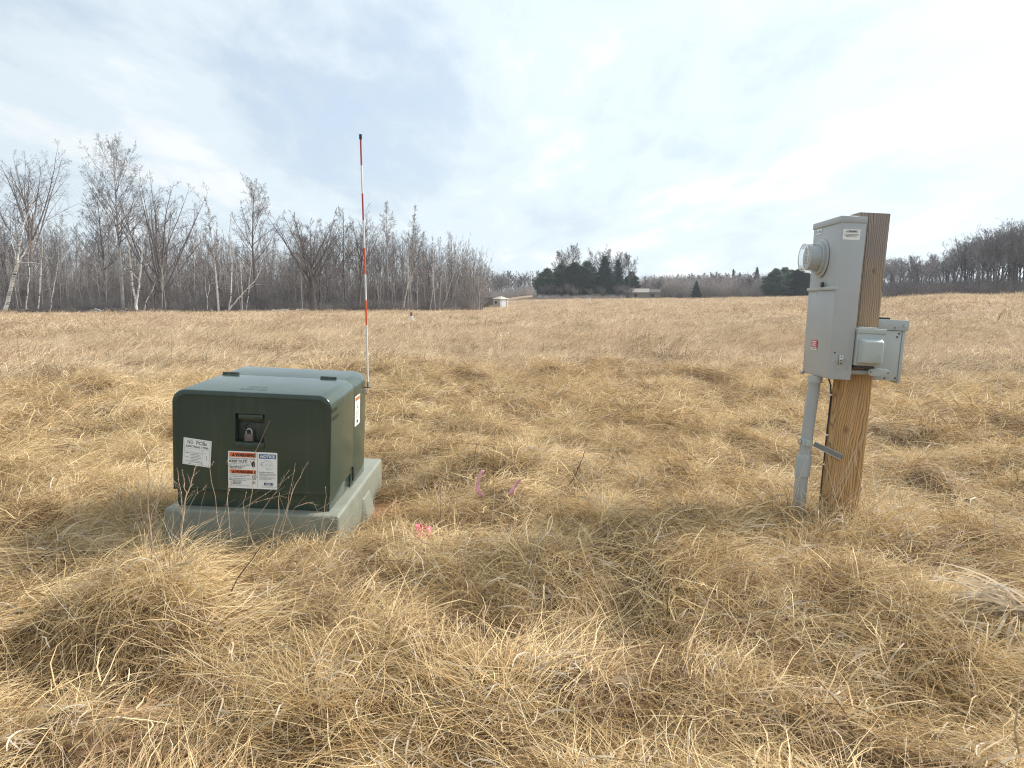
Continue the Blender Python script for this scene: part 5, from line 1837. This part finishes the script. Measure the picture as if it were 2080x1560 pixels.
for x in (.05, .10): MB().tube([(x, .03, 1.313), (x, .03, 1.317)], .005, 8).obj('screw', M_STEEL, ob)
MB().box(.012, .13, -.008, .11, 1.064, 1.0798).obj('underside', M_GREYDARK, ob)

# disconnect box behind, on the right face
rb = thing('disconnect_box', 'grey switch box on the right face of the post behind the outlet box', 'switch box', mw=MS)
MB().box(.190, .352, .150, .30, .985, 1.345).obj('case', M_GREY, rb, bevel=0.003)
MB().box(.1905, .345, .142, .1495, .988, 1.300).obj('front_cover', M_GREYCAST, rb, bevel=0.002)
MB().box(.3525, .372, .146, .24, .970, 1.310).obj('side_flange', M_GREYCAST, rb, bevel=0.003)
MB().box(.190, .382, .134, .31, 1.302, 1.368).obj('cap', M_GREY, rb, bevel=0.003)
MB().box(.195, .275, .16, .26, 1.3682, 1.380).obj('hub_plate', M_BLACKP, rb, bevel=0.003)
for x, z in ((.330, 1.283), (.32, 1.262), (.27, 1.000), (.335, 1.003)):
    MB().tube([(x, .1415, z), (x, .138, z)], .0055, 8).obj('screw', M_GREYDARK, rb)
MB().tube([(.358, .1335, 1.335), (.358, .129, 1.335)], .010, 10).obj('screw', M_STEEL, rb)
MB().tube([(.296, .1335, 1.318), (.296, .131, 1.318)], .004, 8).obj('screw', M_GREYDARK, rb)

cf = thing('conduit_fitting', 'oval grey conduit fitting joining the meter box under the outlet box', 'conduit fitting', mw=MS)
MB().tube([(.001, .045, 1.034), (.112, .045, 1.038)], .017, 14).obj('pipe', M_PVC, cf, smooth=True)


def stadium(x0, x1, zc, r, n=8):
    P = []
    for k in range(n + 1):
        a = -math.pi / 2 + math.pi * k / n; P.append((x1 - r + r * math.cos(a), zc + r * math.sin(a)))
    for k in range(n + 1):
        a = math.pi / 2 + math.pi * k / n; P.append((x0 + r + r * math.cos(a), zc + r * math.sin(a)))
    return P


MB().prism(stadium(.106, .232, 1.042, .020), lambda p, s_: (p[0], .012 + .066 * s_, p[1])).obj('body', M_GREYCAST, cf, bevel=0.003)
cvr = MB().prism(stadium(.103, .235, 1.042, .0235), lambda p, s_: (p[0], .003 + .0085 * s_, p[1])).obj('cover', M_GREYCAST, cf, bevel=0.002)
for x in (.116, .222): MB().tube([(x, .0028, 1.042), (x, .0, 1.042)], .0045, 8).obj('screw', M_DARKSTEEL, cvr)
MB().tube([(.215, .0785, 1.042), (.215, .141, 1.030)], .016, 12).obj('nipple', M_PVC, cf, smooth=True)

cdt = thing('conduit', 'grey plastic conduit running from the meter box down into the grass', 'conduit', mw=MS)
cx_ = -.150
MB().tube([(-.138, .2, .985), (-.138, .2, .945)], .046, 20).obj('collar', M_GREYCAST, cdt, smooth=True)
MB().tube([(-.138, .2, .9445), (-.148, .2, .70), (-.155, .2, .475)], .037, 20).obj('pipe', M_PVC, cdt, smooth=True)
MB().tube([(-.1552, .2, .4749), (-.1555, .2, .462), (-.1562, .2, .452), (-.160, .2, .330)], [.038, .044, .047, .047], 20).obj('coupling', M_PVC, cdt, smooth=True)
MB().tube([(-.1601, .2, .3299), (-.160, .2, .15), (-.158, .2, -.25)], [.040, .040, .040], 20).obj('pipe', M_PVC, cdt, smooth=True)

st = thing('strut_clamp', 'slotted steel strut and clamp holding the conduit to the post', 'clamp', mw=MS)
MB().tube([(-.154, .2, .575), (-.155, .2, .535)], .042, 20).obj('band', M_GREYCAST, st, smooth=True)
MB().box(-.172, -.146, .148, .158, .535, .573).obj('buckle', M_GREYCAST, st, bevel=.002)
MB().tube([(-.205, .19, .555), (-.196, .19, .555)], .019, 12).obj('ear', M_STEEL, st)
p0, p1 = Vector((-.108, .185, .548)), Vector((.045, .104, .485))
dirv = (p1 - p0).normalized(); upv = Vector((0.2, 0, 1)); upv = (upv - dirv * upv.dot(dirv)).normalized(); outv = dirv.cross(upv)
bar = MB()
for a_, b2 in ((-.018, -.015), (.015, .018)):
    bar.v += [p0 + upv * a_ - outv * .012, p1 + upv * a_ - outv * .012, p1 + upv * a_ + outv * .012, p0 + upv * a_ + outv * .012,
              p0 + upv * b2 - outv * .012, p1 + upv * b2 - outv * .012, p1 + upv * b2 + outv * .012, p0 + upv * b2 + outv * .012]
for k in (0, 8): bar.f += [tuple(k + i for i in f) for f in ((0, 3, 2, 1), (4, 5, 6, 7), (0, 1, 5, 4), (1, 2, 6, 5), (2, 3, 7, 6), (3, 0, 4, 7))]
bar.obj('strut', M_STEEL, st)
bk = MB()
bk.v += [p0 - upv * .0149 + outv * .009, p1 - upv * .0149 + outv * .009, p1 + upv * .0149 + outv * .009, p0 + upv * .0149 + outv * .009,
         p0 - upv * .0149 + outv * .012, p1 - upv * .0149 + outv * .012, p1 + upv * .0149 + outv * .012, p0 + upv * .0149 + outv * .012]
bk.f += [(0, 3, 2, 1), (4, 5, 6, 7), (0, 1, 5, 4), (1, 2, 6, 5), (2, 3, 7, 6), (3, 0, 4, 7)]
bw = bk.obj('strut_web', plain('galvanised_steel', (0.20, 0.20, 0.19), 0.5, 0.5), st)
for i in range(6):
    c_ = p0.lerp(p1, (i + .6) / 6.2)
    MB().tube([c_ + outv * .0065 - dirv * .006, c_ + outv * .0065 + dirv * .006], .0035, 6).obj('slot', M_STEEL if i % 2 else M_GREYDARK, bw)

gw = thing('ground_wire', 'black ground wire stapled down the left back edge of the post', 'wire', mw=MS)
MB().tube([(-.03, .27, .985), (-.012, .258, .93), (-.004, .252, .86), (-.006, .252, .6), (-.007, .252, .36), (-.006, .252, .05)], .0052, 7).obj('wire', M_BLACKP, gw, smooth=True)
for z in (.865, .60, .405):
    MB().box(-.013, .0015, .240, .249, z - .006, z + .006).obj('staple', M_SIGN, gw, bevel=.002)

# ---------------------------------------------------------------- flagging tape
M_PINK = plain('pink_tape', (0.90, 0.42, 0.50), 0.45, var=0.25, vs=20)
M_PINKR = plain('crimson_tape', (0.72, 0.08, 0.15), 0.45, var=0.35, vs=25)


def ribbon(name, label, px, py, Y, pts, widths, mat, seed):
    rng = random.Random(seed)
    o = thing(name, label, 'flagging tape', 'pink flagging tapes in the grass', mw=Matrix.Translation(world_at(px, py, Y)))
    v, f = [], []
    for i, (p, w__) in enumerate(zip(pts, widths)):
        p = Vector(p); a = rng.uniform(-0.4, 0.4)
        s_ = Vector((math.cos(a), math.sin(a) * 0.8, rng.uniform(-.2, .2))) * w__
        v += [p - s_, p + Vector((0, .006 * rng.uniform(-1, 1), 0)), p + s_]
    for i in range(len(pts) - 1):
        b = i * 3
        f += [(b, b + 1, b + 4, b + 3), (b + 1, b + 2, b + 5, b + 4)]
    me = mesh_from('tape', v, f, mat, True)
    t_ = link('tape', me, o)
    md = t_.modifiers.new('t', 'SOLIDIFY'); md.thickness = 0.0006
    return o


ribbon('flagging_tape', 'pink tape strip standing up and bent to the right at its foot', 972, 985, 4.75,
       [(.025, 0, .085), (.012, 0, .070), (.002, 0, .045), (0, 0, .02), (-.003, 0, -.01), (-.004, 0, -.035), (.012, 0, -.055), (.026, 0, -.068)],
       [.010, .008, .008, .009, .009, .012, .012, .011], M_PINK, 3).scale = (1.3, 1.3, 1.2)
ribbon('flagging_tape', 'pink tape strip slanting up to the right, second from the transformer', 1041, 990, 4.75,
       [(.045, 0, .050), (.034, 0, .038), (.020, 0, .018), (.008, 0, 0), (-.005, 0, -.022), (-.012, 0, -.045)],
       [.006, .011, .011, .010, .012, .010], M_PINK, 5).scale = (1.3, 1.3, 1.2)
o = thing('flagging_tape', 'crumpled crimson plastic piece lying in the grass right of the pad', 'flagging tape', 'pink flagging tapes in the grass', mw=Matrix.Translation(world_at(856, 1093, 4.2) + Vector((0, 0, 0.03))))
rng = random.Random(9); v = []; f = []
nx, nz = 9, 9
for j in range(nz):
    for i in range(nx):
        x = (i / (nx - 1) - .5) * (.085 + .015 * (j / nz)); z = (j / (nz - 1) - .5) * .105
        x += .012 * (j / (nz - 1)) - (.018 if j < 2 and i < 3 else 0)
        v.append(Vector((x + rng.gauss(0, .001), .009 * math.sin(i * 1.1 + j * .7) + rng.gauss(0, .002) + z * .7, z * .75 - x * .25 + rng.gauss(0, .001))))
for j in range(nz - 1):
    for i in range(nx - 1):
        a = j * nx + i; f.append((a, a + 1, a + nx + 1, a + nx))
t_ = link('tape', mesh_from('tape', v, f, M_PINKR, False), o)
md = t_.modifiers.new('t', 'SOLIDIFY'); md.thickness = 0.0008

# ---------------------------------------------------------------- weeds and stalks
def weed(name, label, cat, Y, stems, mat, cfg, seed, rmin=0.0009, group=None, nodes=0, leafy=False):
    rng = random.Random(seed)
    T = TreeMesh(); T.rmin = rmin
    o = world_at(stems[0][0][0][0], stems[0][0][0][1], Y); base = Vector((o.x, o.y, h1(o.x, o.y) - 0.02))
    for seq, r0, r1, side, dy in stems:
        pts = []
        for i, (px, py) in enumerate(seq):
            pts.append(world_at(px, py, Y + dy * i / (len(seq) - 1)) - base)
        fine = []
        for i in range(len(pts) - 1):
            for k in range(3):
                q = pts[i].lerp(pts[i + 1], k / 3)
                if k: q = q + Vector((rng.gauss(0, .003), rng.gauss(0, .006), rng.gauss(0, .002)))
                fine.append(q)
        fine.append(pts[-1])
        T.tube(fine, r0, r1, 5, True)
        if side: twigs(T, fine, r0 * .5, 0, cfg, rng, side)
        if nodes:
            for k in range(nodes):
                q = fine[rng.randint(len(fine) // 2, len(fine) - 1)]
                T.tube([q - Vector((0, 0, .004)), q, q + Vector((0, 0, .005))], .0035, .001, 5, True)
    r = bpy.data.objects.new(name, None); col.objects.link(r); r.location = base
    tag(r, label, cat, group)
    me = mesh_from('stems', T.cv, T.cf, mat)
    at_ = me.attributes.new('tone', 'FLOAT', 'POINT')
    rn = np.random.RandomState(seed).rand(len(me.vertices) // 5 + 1).repeat(5)[:len(me.vertices)]
    at_.data.foreach_set('value', (0.3 + 0.5 * rn).astype(np.float32))
    link('stem', me, r)
    return r


CW = [(9, 0.16, R(38), 0.10), (3, 0.35, R(45), 0.03)]
CW2 = [(4, 0.22, R(30), 0.08)]
weed('dead_weed', 'tall greyish dead weed, leftmost of the two tall ones before the transformer', 'weed', 3.25,
     [([(303, 1275), (306, 1180), (308, 1100), (300, 1010), (303, 960), (298, 900)], .0048, .0012, .35, .05),
      ([(330, 1260), (322, 1180), (310, 1110), (306, 1060), (322, 1000), (330, 955)], .0035, .0010, .4, .0),
      ([(308, 1100), (292, 1060), (285, 1010)], .0018, .0008, .4, .0)], M_STALK, CW, 61, nodes=5)
weed('dead_weed', 'brown thorny dead weed in front of the NO PCBs label', 'weed', 3.35,
     [([(335, 1280), (342, 1200), (362, 1120), (372, 1050), (377, 1010), (389, 975), (398, 945)], .0065, .0016, .3, .05),
      ([(350, 1275), (356, 1200), (366, 1130), (372, 1060), (368, 1000), (362, 960)], .0035, .001, .4, .0),
      ([(377, 1010), (374, 985), (370, 955)], .002, .0008, .3, .0)], M_STALK, CW, 62, nodes=7)
weed('dead_weed', 'straight pale stalk pair rising past the right edge of the label', 'weed', 3.5,
     [([(405, 1240), (430, 1160), (447, 1095), (440, 1040), (426, 950), (424, 935)], .0026, .0008, 0, .05),
      ([(415, 1235), (425, 1150), (440, 1100), (462, 1010), (478, 965)], .0022, .0007, 0, .1),
      ([(426, 950), (434, 938)], .0015, .0008, 0, 0)], M_STALK, CW2, 63, nodes=4)
stk = [([(500, 1110), (512, 1000), (519, 917), (549, 853)], 'long thin stalk crossing the warning sign to the lock', .0017),
       ([(470, 1100), (462, 1020), (468, 960), (462, 935)], 'thin stalk just left of the warning sign', .0016),
       ([(440, 1110), (500, 1030), (560, 990), (598, 960)], 'thin stalk arching right under the warning sign', .0015),
       ([(480, 1105), (530, 1040), (560, 1000), (588, 955)], 'slanting stalk at the lower right corner of the warning sign', .0016),
       ([(560, 1100), (580, 1040), (592, 985), (600, 940)], 'upright stalk right of the warning sign', .0015),
       ([(565, 1105), (585, 1030), (600, 985), (626, 938)], 'branching stalk reaching highest right of the warning sign', .0022),
       ([(560, 1090), (600, 1030), (636, 1020), (660, 1080)], 'stalk arching over the pad near its front right corner', .0020),
       ([(590, 1095), (640, 1040), (690, 1010), (718, 985)], 'stalk slanting right past the pad corner', .0014),
       ([(648, 1100), (658, 1050), (661, 990)], 'short upright stalk near the pad corner', .0013),
       ([(380, 1120), (450, 1050), (520, 1020), (590, 1000)], 'long low stalk crossing the cabinet skirt', .0014),
       ([(555, 1130), (555, 1085), (566, 1050), (568, 1000)], 'stiff pale stalk before the middle of the pad', .0030),
       ([(345, 1110), (372, 1060), (395, 1010), (420, 985)], 'stalk leaning right across the pad left corner', .0014),
       ([(520, 1120), (500, 1060), (494, 1030), (500, 1000)], 'short crooked stalk before the pad', .0018),
       ([(610, 1110), (625, 1060), (668, 1050), (700, 1075)], 'wiry stalk hooked over the pad edge', .0013)]
for i, (seq, lb_, r_) in enumerate(stk):
    r_ = r_ * 1.35
    weed('dry_stalk', lb_, 'stalk', 3.95 + .02 * (i % 5), [(seq, r_, r_ * .4, .35 if i in (5, 6, 9, 13) else (.6 if i % 2 else 0), .08)], M_STALK, CW2, 80 + i, nodes=2)

weed('curved_twig', 'dark curved twig rising from the grass right of the pink tapes', 'twig', 4.9,
     [([(1118, 1018), (1140, 1003), (1158, 982), (1172, 958), (1181, 935), (1188, 915)], .0062, .0022, 0, .15)], M_STALKDARK, CW2, 120)
dk = [([(958, 1010), (962, 960), (966, 915), (972, 868)], 5.5, 'dark upright stalk just left of the first pink tape', .002),
      ([(1000, 1045), (1003, 980), (1003, 920), (1006, 868)], 5.0, 'tall brown stalk between the two pink tapes', .002),
      ([(980, 960), (990, 930), (992, 905)], 5.9, 'short dark stalk behind the first pink tape', .0018),
      ([(893, 1070), (895, 1020), (898, 975)], 4.5, 'thin dark stalk above the crimson plastic piece', .0018),
      ([(1356, 1290), (1356, 1230), (1358, 1186)], 3.1, 'dark upright twig in the grass of the lower centre', .0024),
      ([(1043, 1200), (1052, 1150), (1058, 1118)], 3.8, 'brown stalk leaning over the central tuft', .0018),
      ([(1378, 1160), (1385, 1100), (1396, 1020)], 4.2, 'thin brown stalk in open grass left of the conduit', .0018),
      ([(1235, 935), (1240, 900), (1246, 876)], 6.6, 'far dark stalk beyond the curved twig', .002),
      ([(302, 1060), (303, 1000), (302, 950)], 4.6, 'dark stalk standing left of the transformer pad', .0018)]
for i, (seq, Y, lb_, r_) in enumerate(dk):
    weed('brown_stalk', lb_, 'stalk', Y, [(seq, r_, r_ * .5, .5 if i in (0, 1, 6) else 0, .05)], M_STALKDARK, CW2, 140 + i)
weed('leaning_stalk', 'thick brown stalk leaning right in the grass before the transformer', 'stalk', 3.2,
     [([(450, 1235), (475, 1190), (505, 1145), (530, 1110)], .0045, .0025, 0, .1)], M_STALKDARK, CW2, 160)
# pale grass panicles leaning in front of the post
tl = [([(1700, 1010), (1722, 900), (1740, 805)], 'pale stem crossing the post up to the staple'), ([(1690, 1020), (1730, 930), (1765, 850)], 'pale stem slanting across the right edge of the post'),
      ([(1680, 1035), (1720, 950), (1762, 880)], 'second pale stem slanting across the post foot'), ([(1640, 1050), (1690, 1000), (1700, 960)], 'pale bent stem at the left foot of the post'),
      ([(1775, 1030), (1786, 900), (1795, 790)], 'tall pale stem right of the post'), ([(1840, 1060), (1810, 900), (1785, 785)], 'long pale stem leaning left right of the post'),
      ([(1740, 1055), (1830, 985), (1900, 960)], 'pale stem lying right from the post foot'), ([(975, 1170), (985, 1100), (990, 1040)], 'pale straight stem in the central tuft'),
      ([(2010, 1150), (2030, 900), (2032, 770)], 'tallest pale stem near the right edge')]
for i, (seq, lb_) in enumerate(tl):
    weed('pale_stem', lb_, 'grass stem', 4.1 if i != 7 else 4.0, [(seq, .0016, .0007, 0, .1)], M_PALE, CW2, 170 + i)

# a fan of broad bleached leaves at the right edge
rt = thing('bleached_grass_tuft', 'tuft of broad bleached curling leaves at the right edge of the photograph', 'grass tuft', mw=Matrix.Translation((at(2110, 2.95), 2.95, h1(at(2110, 2.95), 2.95) + .03)))
n = 70
root = disc(n, .10) + [0.05, 0, .05]
A = blades(n, root, U(n, 2.5, 4.1), U(n, .25, 1.0), U(n, .2, .46), U(n, .009, .017), U(n, .6, 1.8), K=6, curl=.07, taper=False)
link('leaves', blade_mesh('leaves', [A], [M_PALE]), rt)

# ---------------------------------------------------------------- the air
mh = bpy.data.materials.new('haze_air'); mh.use_nodes = True
th = mh.node_tree; th.nodes.clear()
pv_ = N(th, 'ShaderNodeVolumePrincipled')
pv_.inputs['Color'].default_value = (0.86, 0.91, 0.98, 1)
pv_.inputs['Density'].default_value = 0.00045
ho = N(th, 'ShaderNodeOutputMaterial'); L(th, pv_.outputs[0], ho.inputs['Volume'])
hz = MB().box(-340, 340, -340, 340, -3, 27).obj('haze', mh)
tag(hz, 'thin pale haze in the air over the field and woods', kind='stuff')
